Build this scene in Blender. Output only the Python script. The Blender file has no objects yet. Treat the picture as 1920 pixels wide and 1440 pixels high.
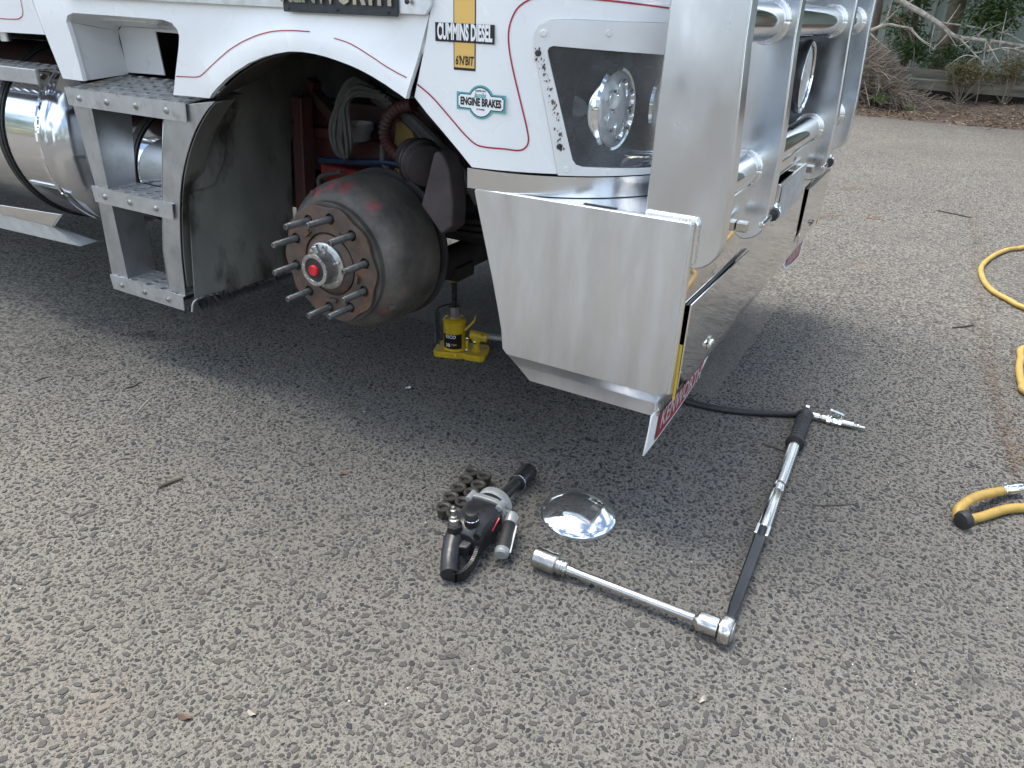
import bpy, bmesh, math, random
import numpy as np
from mathutils import Vector, Matrix, noise
from mathutils.geometry import delaunay_2d_cdt
R_ = math.radians
rnd = random.Random(7)
sc = bpy.context.scene
COL = sc.collection

# ------------------------------------------------------------------ camera
CAM = np.array([0.0, -1.52, 1.25])
FPX = 1370.0                       # focal length in pixels of a 1920 wide picture
_y = np.array([1840 - 960, 40 - 720, FPX]); _y /= np.linalg.norm(_y)
_x = -np.array([-1900 - 960, -90 - 720, FPX]); _x -= _y * _x.dot(_y); _x /= np.linalg.norm(_x)
_z = np.cross(_x, _y)
RW = np.stack([_x, _y, _z], 1)     # world -> (right, down, forward)
cam_d = bpy.data.cameras.new('camera'); cam = bpy.data.objects.new('camera', cam_d); COL.objects.link(cam)
cam_d.sensor_width = 36.0; cam_d.lens = FPX * 36 / 1920; cam_d.clip_start = 0.05; cam_d.clip_end = 400
right, down, fwd = RW[0], RW[1], RW[2]
mm = Matrix.Identity(4)
for i in range(3):
    mm[i][0] = right[i]; mm[i][1] = -down[i]; mm[i][2] = -fwd[i]; mm[i][3] = CAM[i]
cam.matrix_world = mm
sc.camera = cam

# ------------------------------------------------------------------ sky, sun, exposure
SUN_TRAVEL = Vector((0.30, -0.11, -1.0)).normalized()
to_sun = -SUN_TRAVEL
sun_el = math.asin(to_sun.z); sun_az = math.atan2(to_sun.x, to_sun.y)
world = bpy.data.worlds.new('World'); sc.world = world; world.use_nodes = True
wn = world.node_tree.nodes; wl = world.node_tree.links; wn.clear()
sky = wn.new('ShaderNodeTexSky'); sky.sky_type = 'NISHITA'; sky.sun_disc = False
sky.sun_elevation = sun_el; sky.sun_rotation = sun_az; sky.air_density = 1.0; sky.dust_density = 0.7
tc = wn.new('ShaderNodeTexCoord')
mp = wn.new('ShaderNodeMapping'); mp.inputs['Scale'].default_value = (1, 1, 1.9)
cn = wn.new('ShaderNodeTexNoise'); cn.inputs['Scale'].default_value = 2.6; cn.inputs['Detail'].default_value = 9; cn.inputs['Roughness'].default_value = 0.58
cr = wn.new('ShaderNodeValToRGB'); cr.color_ramp.elements[0].position = 0.44; cr.color_ramp.elements[1].position = 0.60
mix = wn.new('ShaderNodeMix'); mix.data_type = 'RGBA'; mix.inputs['B'].default_value = (13.6, 15.2, 17.2, 1)
bg = wn.new('ShaderNodeBackground'); bg.inputs['Strength'].default_value = 0.080
wo = wn.new('ShaderNodeOutputWorld')
wl.new(tc.outputs['Generated'], mp.inputs['Vector']); wl.new(mp.outputs[0], cn.inputs['Vector'])
wl.new(cn.outputs['Fac'], cr.inputs[0]); wl.new(cr.outputs[0], mix.inputs['Factor'])
wl.new(sky.outputs[0], mix.inputs['A']); wl.new(mix.outputs['Result'], bg.inputs[0]); wl.new(bg.outputs[0], wo.inputs[0])
sun_d = bpy.data.lights.new('sun', 'SUN'); sun = bpy.data.objects.new('sun', sun_d); COL.objects.link(sun)
sun_d.energy = 2.5; sun_d.angle = R_(32); sun_d.color = (1.0, 0.92, 0.80)
sun.rotation_euler = SUN_TRAVEL.to_track_quat('-Z', 'Y').to_euler(); sun.location = (-6, 4, 12)
sc.view_settings.view_transform = 'Standard'; sc.view_settings.look = 'None'
sc.view_settings.exposure = 1.3; sc.view_settings.gamma = 1.0
sc.view_settings.use_curve_mapping = False

# ------------------------------------------------------------------ measuring helpers
def on(px, py, ax, val):
    d = RW.T @ np.array([px - 960, py - 720, FPX]); i = 'xyz'.index(ax)
    return CAM + d * ((val - CAM[i]) / d[i])
def S(px, py, Y=0.0):
    q = on(px, py, 'y', Y); return (float(q[0]), float(q[2]))
def S3(px, py, Y): return Vector(on(px, py, 'y', Y))
def F3(px, py, X): return Vector(on(px, py, 'x', X))
def G3(px, py, z=0.0): return Vector(on(px, py, 'z', z))
def proj(P):
    q = RW @ (np.asarray(P, float) - CAM); return (960 + FPX * q[0] / q[2], 720 + FPX * q[1] / q[2], q[2])

# ------------------------------------------------------------------ materials
def _nodes(name):
    m = bpy.data.materials.new(name); m.use_nodes = True
    n = m.node_tree.nodes; l = m.node_tree.links; b = n['Principled BSDF']
    return m, n, l, b
def mk(name, col, metal=0.0, rough=0.5, var=0.12, vscale=9.0, rvar=0.1, bump=0.0, bscale=180.0, coat=0.0,
       col2=None, c2lo=0.5, c2hi=0.65, c2scale=14.0, stretch=(1, 1, 1), detail=6, spec=None):
    m, n, l, b = _nodes(name)
    t = n.new('ShaderNodeTexCoord'); mpn = n.new('ShaderNodeMapping'); mpn.inputs['Scale'].default_value = stretch
    l.new(t.outputs['Object'], mpn.inputs[0])
    nz = n.new('ShaderNodeTexNoise'); nz.inputs['Scale'].default_value = vscale; nz.inputs['Detail'].default_value = detail
    l.new(mpn.outputs[0], nz.inputs['Vector'])
    rp = n.new('ShaderNodeValToRGB'); rp.color_ramp.elements[0].position = 0.3; rp.color_ramp.elements[1].position = 0.7
    rp.color_ramp.elements[0].color = (*[max(0, c * (1 - var)) for c in col], 1); rp.color_ramp.elements[1].color = (*[min(1, c * (1 + var)) for c in col], 1)
    l.new(nz.outputs['Fac'], rp.inputs[0]); out = rp.outputs[0]
    if col2 is not None:
        n2 = n.new('ShaderNodeTexNoise'); n2.inputs['Scale'].default_value = c2scale; n2.inputs['Detail'].default_value = 8; n2.inputs['Roughness'].default_value = 0.65
        l.new(mpn.outputs[0], n2.inputs['Vector'])
        r2 = n.new('ShaderNodeMapRange'); r2.inputs['From Min'].default_value = c2lo; r2.inputs['From Max'].default_value = c2hi
        l.new(n2.outputs['Fac'], r2.inputs[0])
        mx = n.new('ShaderNodeMix'); mx.data_type = 'RGBA'; mx.inputs['B'].default_value = (*col2, 1)
        l.new(r2.outputs[0], mx.inputs['Factor']); l.new(out, mx.inputs['A']); out = mx.outputs['Result']
    l.new(out, b.inputs['Base Color'])
    b.inputs['Metallic'].default_value = metal
    mr = n.new('ShaderNodeMapRange'); mr.inputs['From Min'].default_value = 0.25; mr.inputs['From Max'].default_value = 0.75
    mr.inputs['To Min'].default_value = max(0.02, rough - rvar); mr.inputs['To Max'].default_value = min(1, rough + rvar)
    n3 = n.new('ShaderNodeTexNoise'); n3.inputs['Scale'].default_value = vscale * 1.7; n3.inputs['Detail'].default_value = 7
    l.new(mpn.outputs[0], n3.inputs['Vector']); l.new(n3.outputs['Fac'], mr.inputs[0]); l.new(mr.outputs[0], b.inputs['Roughness'])
    if bump > 0:
        n4 = n.new('ShaderNodeTexNoise'); n4.inputs['Scale'].default_value = bscale; n4.inputs['Detail'].default_value = 4
        l.new(mpn.outputs[0], n4.inputs['Vector'])
        bp = n.new('ShaderNodeBump'); bp.inputs['Strength'].default_value = bump; bp.inputs['Distance'].default_value = 0.002
        l.new(n4.outputs['Fac'], bp.inputs['Height']); l.new(bp.outputs[0], b.inputs['Normal'])
    if coat: b.inputs['Coat Weight'].default_value = coat; b.inputs['Coat Roughness'].default_value = 0.06
    if spec is not None: b.inputs['Specular IOR Level'].default_value = spec
    return m
M = {}
M['white'] = mk('white_fibreglass', (0.80, 0.81, 0.81), rough=0.28, var=0.02, vscale=3, rvar=0.08, coat=0.35, col2=(0.62, 0.61, 0.57), c2lo=0.62, c2hi=0.85, c2scale=26)
M['white_surround'] = mk('white_moulding_worn', (0.68, 0.69, 0.68), rough=0.38, var=0.05, vscale=12, col2=(0.42, 0.42, 0.40), c2lo=0.58, c2hi=0.8, c2scale=9)
M['polish'] = mk('polished_aluminium', (0.82, 0.825, 0.83), 1, 0.10, 0.03, 5, 0.05)
M['mirror'] = mk('mirror_aluminium', (0.80, 0.79, 0.775), 1, 0.06, 0.02, 4, 0.03, bump=0.02, bscale=6)
M['postal'] = mk('hazy_polished_aluminium', (0.78, 0.815, 0.855), 1, 0.21, 0.06, 6, 0.09, bump=0.015, bscale=7, stretch=(1.5, 1, 0.6))
M['brushed'] = mk('brushed_aluminium', (0.80, 0.82, 0.845), 1, 0.36, 0.05, 7, 0.09, bump=0.03, bscale=260, stretch=(2.2, 1, 0.45), col2=(0.68, 0.70, 0.72), c2lo=0.45, c2hi=0.8, c2scale=9, )
M['tread'] = mk('mill_aluminium', (0.50, 0.505, 0.505), 0.6, 0.38, 0.10, 20, 0.1, bump=0.06, bscale=220, col2=(0.26, 0.255, 0.24), c2lo=0.55, c2hi=0.8, c2scale=22)
M['chrome'] = mk('chrome', (0.86, 0.87, 0.88), 1, 0.035, 0.02, 6, 0.015)
M['chrome_worn'] = mk('worn_chrome', (0.64, 0.62, 0.58), 1, 0.24, 0.05, 7, 0.06)
M['socket'] = mk('worn_socket_steel', (0.42, 0.41, 0.39), 1, 0.33, 0.25, 60, 0.12, bump=0.15, bscale=260)
M['tank_end'] = mk('tank_end_aluminium', (0.66, 0.68, 0.72), 1, 0.14, 0.05, 3, 0.05)
M['rubber'] = mk('black_rubber', (0.022, 0.022, 0.023), rough=0.55, var=0.3, vscale=30, bump=0.08, bscale=300)
M['blackpl'] = mk('black_plastic', (0.018, 0.018, 0.02), rough=0.34, var=0.3, vscale=40, rvar=0.12, bump=0.05, bscale=250)
M['darkmetal'] = mk('dark_phosphate_steel', (0.05, 0.05, 0.05), 0.7, 0.42, 0.35, 60, 0.12, bump=0.12, bscale=300)
M['nut'] = mk('black_nut_steel', (0.085, 0.078, 0.068), 0.55, 0.5, 0.35, 80, 0.12, bump=0.15, bscale=350, col2=(0.10, 0.075, 0.05), c2lo=0.55, c2hi=0.75, c2scale=70)
M['greyal'] = mk('grey_cast_alloy', (0.30, 0.305, 0.30), 0.3, 0.42, 0.12, 40, 0.1, bump=0.06, bscale=260)
M['stud'] = mk('stud_steel', (0.17, 0.175, 0.175), 0.85, 0.42, 0.3, 60, 0.12, bump=0.25, bscale=420)
M['hubcap'] = mk('cast_hub_aluminium', (0.50, 0.505, 0.50), 0.95, 0.33, 0.25, 40, 0.1, bump=0.15, bscale=200, col2=(0.14, 0.13, 0.12), c2lo=0.56, c2hi=0.78, c2scale=30)
M['redpl'] = mk('red_plastic', (0.55, 0.02, 0.025), rough=0.4, var=0.15, vscale=40)
M['redpaint'] = mk('dusty_red_chassis_paint', (0.065, 0.014, 0.013), rough=0.6, var=0.3, vscale=12, col2=(0.035, 0.027, 0.025), c2lo=0.42, c2hi=0.7, c2scale=9)
M['redline'] = mk('red_pinstripe', (0.35, 0.015, 0.035), rough=0.4, var=0.15, vscale=40)
M['dirt'] = mk('road_grime', (0.032, 0.029, 0.027), rough=0.85, var=0.4, vscale=10, bump=0.2, bscale=80)
M['greycable'] = mk('dusty_grey_cable', (0.06, 0.06, 0.056), rough=0.7, var=0.3, vscale=30, bump=0.15, bscale=160)
M['blue'] = mk('blue_hose', (0.004, 0.014, 0.045), rough=0.5, var=0.2, vscale=20)
M['yellow'] = mk('chipped_yellow_paint', (0.50, 0.34, 0.015), rough=0.38, var=0.12, vscale=30, col2=(0.09, 0.06, 0.02), c2lo=0.60, c2hi=0.70, c2scale=34, bump=0.08, bscale=150)
M['yellowpl'] = mk('yellow_trim', (0.60, 0.40, 0.04), rough=0.5, var=0.1, vscale=20)
M['ochre'] = mk('dusty_ochre_paint', (0.22, 0.145, 0.04), rough=0.6, var=0.15, vscale=14, col2=(0.12, 0.08, 0.04), c2lo=0.6, c2hi=0.75, c2scale=20)
M['white_pl'] = mk('white_plastic', (0.62, 0.61, 0.58), rough=0.45, var=0.06, vscale=20, col2=(0.35, 0.33, 0.30), c2lo=0.6, c2hi=0.8, c2scale=30)
M['decal_black'] = mk('decal_black', (0.008, 0.008, 0.010), rough=0.4, var=0.1)
M['decal_white'] = mk('decal_white', (0.80, 0.80, 0.79), rough=0.4, var=0.02)
M['decal_gold'] = mk('decal_gold', (0.72, 0.46, 0.13), rough=0.4, var=0.03)
M['decal_teal'] = mk('decal_teal', (0.10, 0.36, 0.38), rough=0.4, var=0.05)
M['decal_navy'] = mk('decal_navy', (0.012, 0.03, 0.055), rough=0.4, var=0.05)
M['decal_red'] = mk('decal_red', (0.26, 0.012, 0.03), rough=0.45, var=0.12, vscale=30)
M['emblem_dark'] = mk('emblem_dark_grey', (0.045, 0.05, 0.055), 0.4, 0.5, 0.2, 40)
M['glassdark'] = mk('tinted_glass', (0.01, 0.012, 0.014), rough=0.05, var=0.0, rvar=0.01)
M['lampwhite'] = mk('lamp_lens', (0.75, 0.75, 0.72), rough=0.15, var=0.05)
M['bark'] = mk('bark', (0.16, 0.12, 0.085), rough=0.9, var=0.35, vscale=12, bump=0.6, bscale=40, stretch=(1, 1, 0.3))
M['palebark'] = mk('pale_dead_branch', (0.42, 0.38, 0.32), rough=0.85, var=0.3, vscale=14, bump=0.4, bscale=50, col2=(0.17, 0.13, 0.09), c2lo=0.5, c2hi=0.7, c2scale=9)
M['timber'] = mk('weathered_timber', (0.16, 0.145, 0.11), rough=0.9, var=0.35, vscale=6, bump=0.4, bscale=40, stretch=(0.3, 1, 2), col2=(0.06, 0.05, 0.035), c2lo=0.5, c2hi=0.7, c2scale=5)
M['twig'] = mk('dead_twig', (0.21, 0.165, 0.12), rough=0.9, var=0.45, vscale=2.5)
M['darktwig'] = mk('dark_twig', (0.07, 0.06, 0.048), rough=0.85, var=0.4, vscale=30)
M['shed'] = mk('pale_green_sheet_steel', (0.24, 0.285, 0.25), 0.0, 0.5, 0.10, 1.5, col2=(0.17, 0.195, 0.165), c2lo=0.5, c2hi=0.8, c2scale=2, stretch=(1, 1, 0.2))
M['hose'] = mk('yellow_air_hose', (0.42, 0.275, 0.06), rough=0.5, var=0.14, vscale=18, bump=0.2, bscale=240, col2=(0.24, 0.15, 0.045), c2lo=0.52, c2hi=0.78, c2scale=14)
M['lampglass'] = mk('lamp_reflector_grey', (0.55, 0.56, 0.57), 0.35, 0.16, 0.15, 60, 0.06)
M['weldal'] = mk('weld_bead_aluminium', (0.80, 0.80, 0.79), 1, 0.28, 0.05, 30, 0.08)
M['armgrey'] = mk('dusty_forged_arm', (0.065, 0.052, 0.052), 0.2, 0.6, 0.3, 14, 0.1, bump=0.2, bscale=90)
M['redpl_dull'] = mk('dull_red_paint', (0.17, 0.02, 0.02), 0.0, 0.5, 0.25, 18, 0.1, col2=(0.08, 0.05, 0.045), c2lo=0.55, c2hi=0.75, c2scale=12)
M['chromeal'] = mk('buffed_tube_aluminium', (0.86, 0.865, 0.87), 1, 0.06, 0.02, 6, 0.03)
M['gunmetal'] = mk('dark_chrome', (0.09, 0.088, 0.085), 1, 0.2, 0.2, 8, 0.06)
M['dusty_chrome'] = mk('dusty_chrome', (0.80, 0.81, 0.82), 0.93, 0.075, 0.03, 9, 0.04, col2=(0.60, 0.60, 0.59), c2lo=0.52, c2hi=0.85, c2scale=60)
M['ladder'] = mk('worn_ladder_aluminium', (0.50, 0.515, 0.53), 0.85, 0.36, 0.10, 9, 0.08, bump=0.03, bscale=200, col2=(0.33, 0.335, 0.335), c2lo=0.48, c2hi=0.78, c2scale=12)
M['plategrey'] = mk('dull_number_plate', (0.36, 0.37, 0.37), 0.2, 0.4, 0.15, 20)
M['bandal'] = mk('satin_band_aluminium', (0.78, 0.79, 0.80), 1, 0.22, 0.04, 5, 0.06)
M['blackgloss'] = mk('gloss_black', (0.012, 0.012, 0.014), rough=0.12, var=0.2, vscale=30)
M['cream'] = mk('cream_wall', (0.55, 0.50, 0.42), rough=0.8, var=0.06, vscale=1)
def island_mat(name, cols, rough=0.8, trans=0.0, bump=0.0, bscale=300, spec=0.5):
    m, n, l, b = _nodes(name)
    g = n.new('ShaderNodeNewGeometry'); rp = n.new('ShaderNodeValToRGB'); rp.color_ramp.interpolation = 'LINEAR'
    els = rp.color_ramp.elements
    while len(els) < len(cols): els.new(0.5)
    for i, c in enumerate(cols):
        els[i].position = i / (len(cols) - 1); els[i].color = (*c, 1)
    l.new(g.outputs['Random Per Island'], rp.inputs[0]); l.new(rp.outputs[0], b.inputs['Base Color'])
    b.inputs['Roughness'].default_value = rough; b.inputs['Specular IOR Level'].default_value = spec
    if trans:
        b.inputs['Transmission Weight'].default_value = 0.0
        tr = n.new('ShaderNodeBsdfTranslucent'); l.new(rp.outputs[0], tr.inputs[0])
        ms = n.new('ShaderNodeMixShader'); ms.inputs[0].default_value = trans
        l.new(b.outputs[0], ms.inputs[1]); l.new(tr.outputs[0], ms.inputs[2]); l.new(ms.outputs[0], n['Material Output'].inputs[0])
    if bump:
        nz = n.new('ShaderNodeTexNoise'); nz.inputs['Scale'].default_value = bscale; nz.inputs['Detail'].default_value = 3
        l.new(g.outputs['Position'], nz.inputs['Vector'])
        bp = n.new('ShaderNodeBump'); bp.inputs['Strength'].default_value = bump; bp.inputs['Distance'].default_value = 0.002
        l.new(nz.outputs['Fac'], bp.inputs['Height']); l.new(bp.outputs[0], b.inputs['Normal'])
    return m
M['stone'] = island_mat('basalt_chips', [(0.024, 0.025, 0.027), (0.036, 0.037, 0.039), (0.052, 0.052, 0.053), (0.030, 0.031, 0.033), (0.08, 0.076, 0.07), (0.04, 0.041, 0.043), (0.12, 0.111, 0.10), (0.055, 0.055, 0.056), (0.08, 0.068, 0.06)], 0.7, bump=0.5, bscale=500, spec=0.3)
M['leaf'] = island_mat('green_leaf', [(0.035, 0.07, 0.018), (0.06, 0.11, 0.03), (0.045, 0.085, 0.025), (0.09, 0.13, 0.04)], 0.5, 0.25)
M['weed'] = island_mat('bright_weed_leaf', [(0.08, 0.22, 0.03), (0.11, 0.28, 0.05)], 0.5, 0.25)
M['litter'] = island_mat('leaf_litter', [(0.07, 0.042, 0.025), (0.15, 0.085, 0.048), (0.22, 0.15, 0.10), (0.10, 0.06, 0.036), (0.40, 0.34, 0.26), (0.05, 0.036, 0.028), (0.12, 0.07, 0.04)], 0.85)
M['sticks'] = island_mat('dead_sticks', [(0.09, 0.065, 0.048), (0.19, 0.15, 0.115), (0.28, 0.23, 0.18), (0.13, 0.10, 0.075)], 0.9)
M['dryfern'] = island_mat('dry_foliage', [(0.16, 0.12, 0.05), (0.11, 0.095, 0.035), (0.20, 0.15, 0.07), (0.07, 0.085, 0.03)], 0.8, 0.2)
M['chip'] = island_mat('pale_chips', [(0.55, 0.54, 0.50), (0.7, 0.69, 0.66), (0.35, 0.33, 0.3)], 0.6)
M['brownbit'] = island_mat('brown_debris', [(0.12, 0.07, 0.04), (0.2, 0.12, 0.07), (0.07, 0.05, 0.04)], 0.9)

def glass_mat():
    m, n, l, b = _nodes('headlight_cover')
    n.remove(b)
    tr = n.new('ShaderNodeBsdfTransparent'); tr.inputs[0].default_value = (0.86, 0.88, 0.88, 1)
    gl = n.new('ShaderNodeBsdfGlossy'); gl.inputs['Roughness'].default_value = 0.03
    df = n.new('ShaderNodeBsdfDiffuse'); df.inputs[0].default_value = (0.42, 0.45, 0.48, 1)  # bluish diffuse haze painted in for sky reflected off the cover
    fr = n.new('ShaderNodeFresnel'); fr.inputs[0].default_value = 1.5
    m1 = n.new('ShaderNodeMixShader'); l.new(fr.outputs[0], m1.inputs[0]); l.new(tr.outputs[0], m1.inputs[1]); l.new(gl.outputs[0], m1.inputs[2])
    t = n.new('ShaderNodeTexCoord'); nz = n.new('ShaderNodeTexNoise'); nz.inputs['Scale'].default_value = 8; nz.inputs['Detail'].default_value = 8
    l.new(t.outputs['Object'], nz.inputs['Vector'])
    mr = n.new('ShaderNodeMapRange'); mr.inputs['From Min'].default_value = 0.4; mr.inputs['From Max'].default_value = 0.8; mr.inputs['To Min'].default_value = 0.09; mr.inputs['To Max'].default_value = 0.26
    l.new(nz.outputs['Fac'], mr.inputs[0])
    m2 = n.new('ShaderNodeMixShader'); l.new(mr.outputs[0], m2.inputs[0]); l.new(m1.outputs[0], m2.inputs[1]); l.new(df.outputs[0], m2.inputs[2])
    l.new(m2.outputs[0], n['Material Output'].inputs[0])
    return m
M['cover'] = glass_mat()

def guard_mat():
    m = mk('oily_grey_guard', (0.15, 0.152, 0.135), 0.1, 0.6, 0.4, 5, 0.12, bump=0.2, bscale=60, col2=(0.03, 0.027, 0.022), c2lo=0.50, c2hi=0.66, c2scale=6, stretch=(1, 1, 0.5))
    return m
M['guard'] = guard_mat()

def drum_mat():
    m, n, l, b = _nodes('brake_drum_cast_iron')
    t = n.new('ShaderNodeTexCoord')
    def nz(scale, det=7):
        k = n.new('ShaderNodeTexNoise'); k.inputs['Scale'].default_value = scale; k.inputs['Detail'].default_value = det; k.inputs['Roughness'].default_value = 0.62
        l.new(t.outputs['Object'], k.inputs['Vector']); return k.outputs['Fac']
    def rng(o, a, c, d0=0, d1=1):
        k = n.new('ShaderNodeMapRange'); k.inputs['From Min'].default_value = a; k.inputs['From Max'].default_value = c
        k.inputs['To Min'].default_value = d0; k.inputs['To Max'].default_value = d1; l.new(o, k.inputs[0]); return k.outputs[0]
    def mx(f, A, B):
        k = n.new('ShaderNodeMix'); k.data_type = 'RGBA'
        l.new(f, k.inputs['Factor'])
        for nm, v in (('A', A), ('B', B)):
            if isinstance(v, tuple): k.inputs[nm].default_value = (*v, 1)
            else: l.new(v, k.inputs[nm])
        return k.outputs['Result']
    def math_(op, a, bv):
        k = n.new('ShaderNodeMath'); k.operation = op
        for i, v in enumerate((a, bv)):
            if isinstance(v, (int, float)): k.inputs[i].default_value = v
            else: l.new(v, k.inputs[i])
        return k.outputs[0]
    c = mx(rng(nz(9), 0.35, 0.65), (0.075, 0.067, 0.06), (0.15, 0.138, 0.122))
    c = mx(rng(nz(17), 0.57, 0.75, 0, 0.7), c, (0.12, 0.075, 0.052))
    # red marking paint daubed on the shoulder (object space: y is the axle)
    vl = n.new('ShaderNodeVectorMath'); vl.operation = 'DISTANCE'
    spots = [(0.02, 0.075, 0.205), (-0.035, 0.075, 0.20), (0.115, 0.07, 0.165), (0.185, 0.09, 0.055), (0.19, 0.085, -0.055), (0.145, 0.06, -0.12), (-0.075, 0.06, 0.18)]
    acc = None
    for i, s in enumerate(spots):
        d = n.new('ShaderNodeVectorMath'); d.operation = 'DISTANCE'; l.new(t.outputs['Object'], d.inputs[0]); d.inputs[1].default_value = s
        k = rng(d.outputs['Value'], 0.012, 0.036, 1, 0)
        acc = k if acc is None else math_('MAXIMUM', acc, k)
    f = math_('MULTIPLY', acc, rng(nz(38), 0.38, 0.6))
    c = mx(f, c, (0.45, 0.045, 0.06))
    l.new(c, b.inputs['Base Color']); b.inputs['Metallic'].default_value = 0.25
    l.new(rng(nz(30), 0.3, 0.7, 0.42, 0.7), b.inputs['Roughness'])
    bp = n.new('ShaderNodeBump'); bp.inputs['Strength'].default_value = 0.35; bp.inputs['Distance'].default_value = 0.003
    l.new(nz(70, 5), bp.inputs['Height']); l.new(bp.outputs[0], b.inputs['Normal'])
    return m
M['drum'] = drum_mat()
M['flange'] = mk('rusty_hub_flange', (0.10, 0.075, 0.06), 0.2, 0.6, 0.3, 22, 0.1, bump=0.4, bscale=90, col2=(0.19, 0.085, 0.045), c2lo=0.5, c2hi=0.68, c2scale=26)

def asphalt_mat():
    m, n, l, b = _nodes('worn_asphalt')
    g = n.new('ShaderNodeNewGeometry'); P = g.outputs['Position']
    def nz(scale, det=6, ro=0.6):
        k = n.new('ShaderNodeTexNoise'); k.inputs['Scale'].default_value = scale; k.inputs['Detail'].default_value = det; k.inputs['Roughness'].default_value = ro
        l.new(P, k.inputs['Vector']); return k
    def rng(o, a, c, d0=0, d1=1):
        k = n.new('ShaderNodeMapRange'); k.inputs['From Min'].default_value = a; k.inputs['From Max'].default_value = c
        k.inputs['To Min'].default_value = d0; k.inputs['To Max'].default_value = d1; l.new(o, k.inputs[0]); return k.outputs[0]
    def mx(f, A, B):
        k = n.new('ShaderNodeMix'); k.data_type = 'RGBA'
        if isinstance(f, float): k.inputs['Factor'].default_value = f
        else: l.new(f, k.inputs['Factor'])
        for nm, v in (('A', A), ('B', B)):
            if isinstance(v, tuple): k.inputs[nm].default_value = (*v, 1)
            else: l.new(v, k.inputs[nm])
        return k.outputs['Result']
    def math_(op, a, bv):
        k = n.new('ShaderNodeMath'); k.operation = op
        for i, v in enumerate((a, bv)):
            if isinstance(v, (int, float)): k.inputs[i].default_value = v
            else: l.new(v, k.inputs[i])
        return k.outputs[0]
    base = mx(rng(nz(1.1, 4).outputs['Fac'], 0.35, 0.65), (0.180, 0.171, 0.155), (0.275, 0.261, 0.237))
    base = mx(rng(nz(130, 6, 0.7).outputs['Fac'], 0.35, 0.7), (0.135, 0.125, 0.108), base)
    base = mx(rng(nz(420, 3, 0.6).outputs['Fac'], 0.56, 0.7, 0, 0.7), base, (0.38, 0.354, 0.31))
    base = mx(rng(nz(24, 3).outputs['Fac'], 0.42, 0.62, 0, 0.35), base, (0.13, 0.122, 0.11))
    # embedded chips that are too far off or too small to be built as stones
    warp = n.new('ShaderNodeVectorMath'); warp.operation = 'ADD'
    sc_ = n.new('ShaderNodeVectorMath'); sc_.operation = 'SCALE'; sc_.inputs['Scale'].default_value = 0.012
    l.new(nz(60, 3).outputs['Color'], sc_.inputs[0]); l.new(P, warp.inputs[0]); l.new(sc_.outputs[0], warp.inputs[1])
    def chips(scale, lo, hi):
        v = n.new('ShaderNodeTexVoronoi'); v.inputs['Scale'].default_value = scale; v.inputs['Randomness'].default_value = 1.0; v.voronoi_dimensions = '2D'
        l.new(warp.outputs[0], v.inputs['Vector'])
        sp = n.new('ShaderNodeSeparateColor'); l.new(v.outputs['Color'], sp.inputs[0])
        th = rng(sp.outputs[0], 0, 1, lo, hi)
        d = math_('SUBTRACT', th, v.outputs['Distance'])
        return rng(d, 0.0, 0.10), sp.outputs[1]
    dist = n.new('ShaderNodeVectorMath'); dist.operation = 'DISTANCE'; l.new(P, dist.inputs[0]); dist.inputs[1].default_value = (-0.35, -0.55, 0)
    far = rng(dist.outputs['Value'], 2.0, 2.9)
    big, bc = chips(62, 0.22, 0.72); sm, sc2 = chips(170, 0.05, 0.55)
    stone = mx(bc, (0.032, 0.032, 0.033), (0.10, 0.094, 0.084))
    stone2 = mx(sc2, (0.035, 0.034, 0.034), (0.10, 0.093, 0.082))
    c = mx(math_('MULTIPLY', sm, 0.85), base, stone2)
    c = mx(math_('MULTIPLY', math_('MULTIPLY', big, far), 0.9), c, stone)
    c = mx(rng(nz(2.3, 5).outputs['Fac'], 0.58, 0.72, 0, 0.35), c, (0.19, 0.15, 0.115))
    c = mx(rng(nz(0.45, 4).outputs['Fac'], 0.5, 0.7, 0, 0.3), c, (0.14, 0.132, 0.12))
    c = mx(rng(nz(4.2, 3).outputs['Fac'], 0.62, 0.72, 0, 0.5), c, (0.07, 0.066, 0.06))
    l.new(c, b.inputs['Base Color']); b.inputs['Roughness'].default_value = 0.85; b.inputs['Specular IOR Level'].default_value = 0.25
    h = math_('ADD', math_('MULTIPLY', big, 0.6), math_('MULTIPLY', nz(160, 5, 0.7).outputs['Fac'], 0.9))
    bp = n.new('ShaderNodeBump'); bp.inputs['Strength'].default_value = 0.75; bp.inputs['Distance'].default_value = 0.004
    l.new(h, bp.inputs['Height']); l.new(bp.outputs[0], b.inputs['Normal'])
    return m
M['asphalt'] = asphalt_mat()
M['soil'] = mk('litter_soil', (0.10, 0.07, 0.048), rough=0.95, var=0.45, vscale=5, bump=0.8, bscale=30, col2=(0.07, 0.05, 0.04), c2lo=0.45, c2hi=0.65, c2scale=3)

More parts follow.
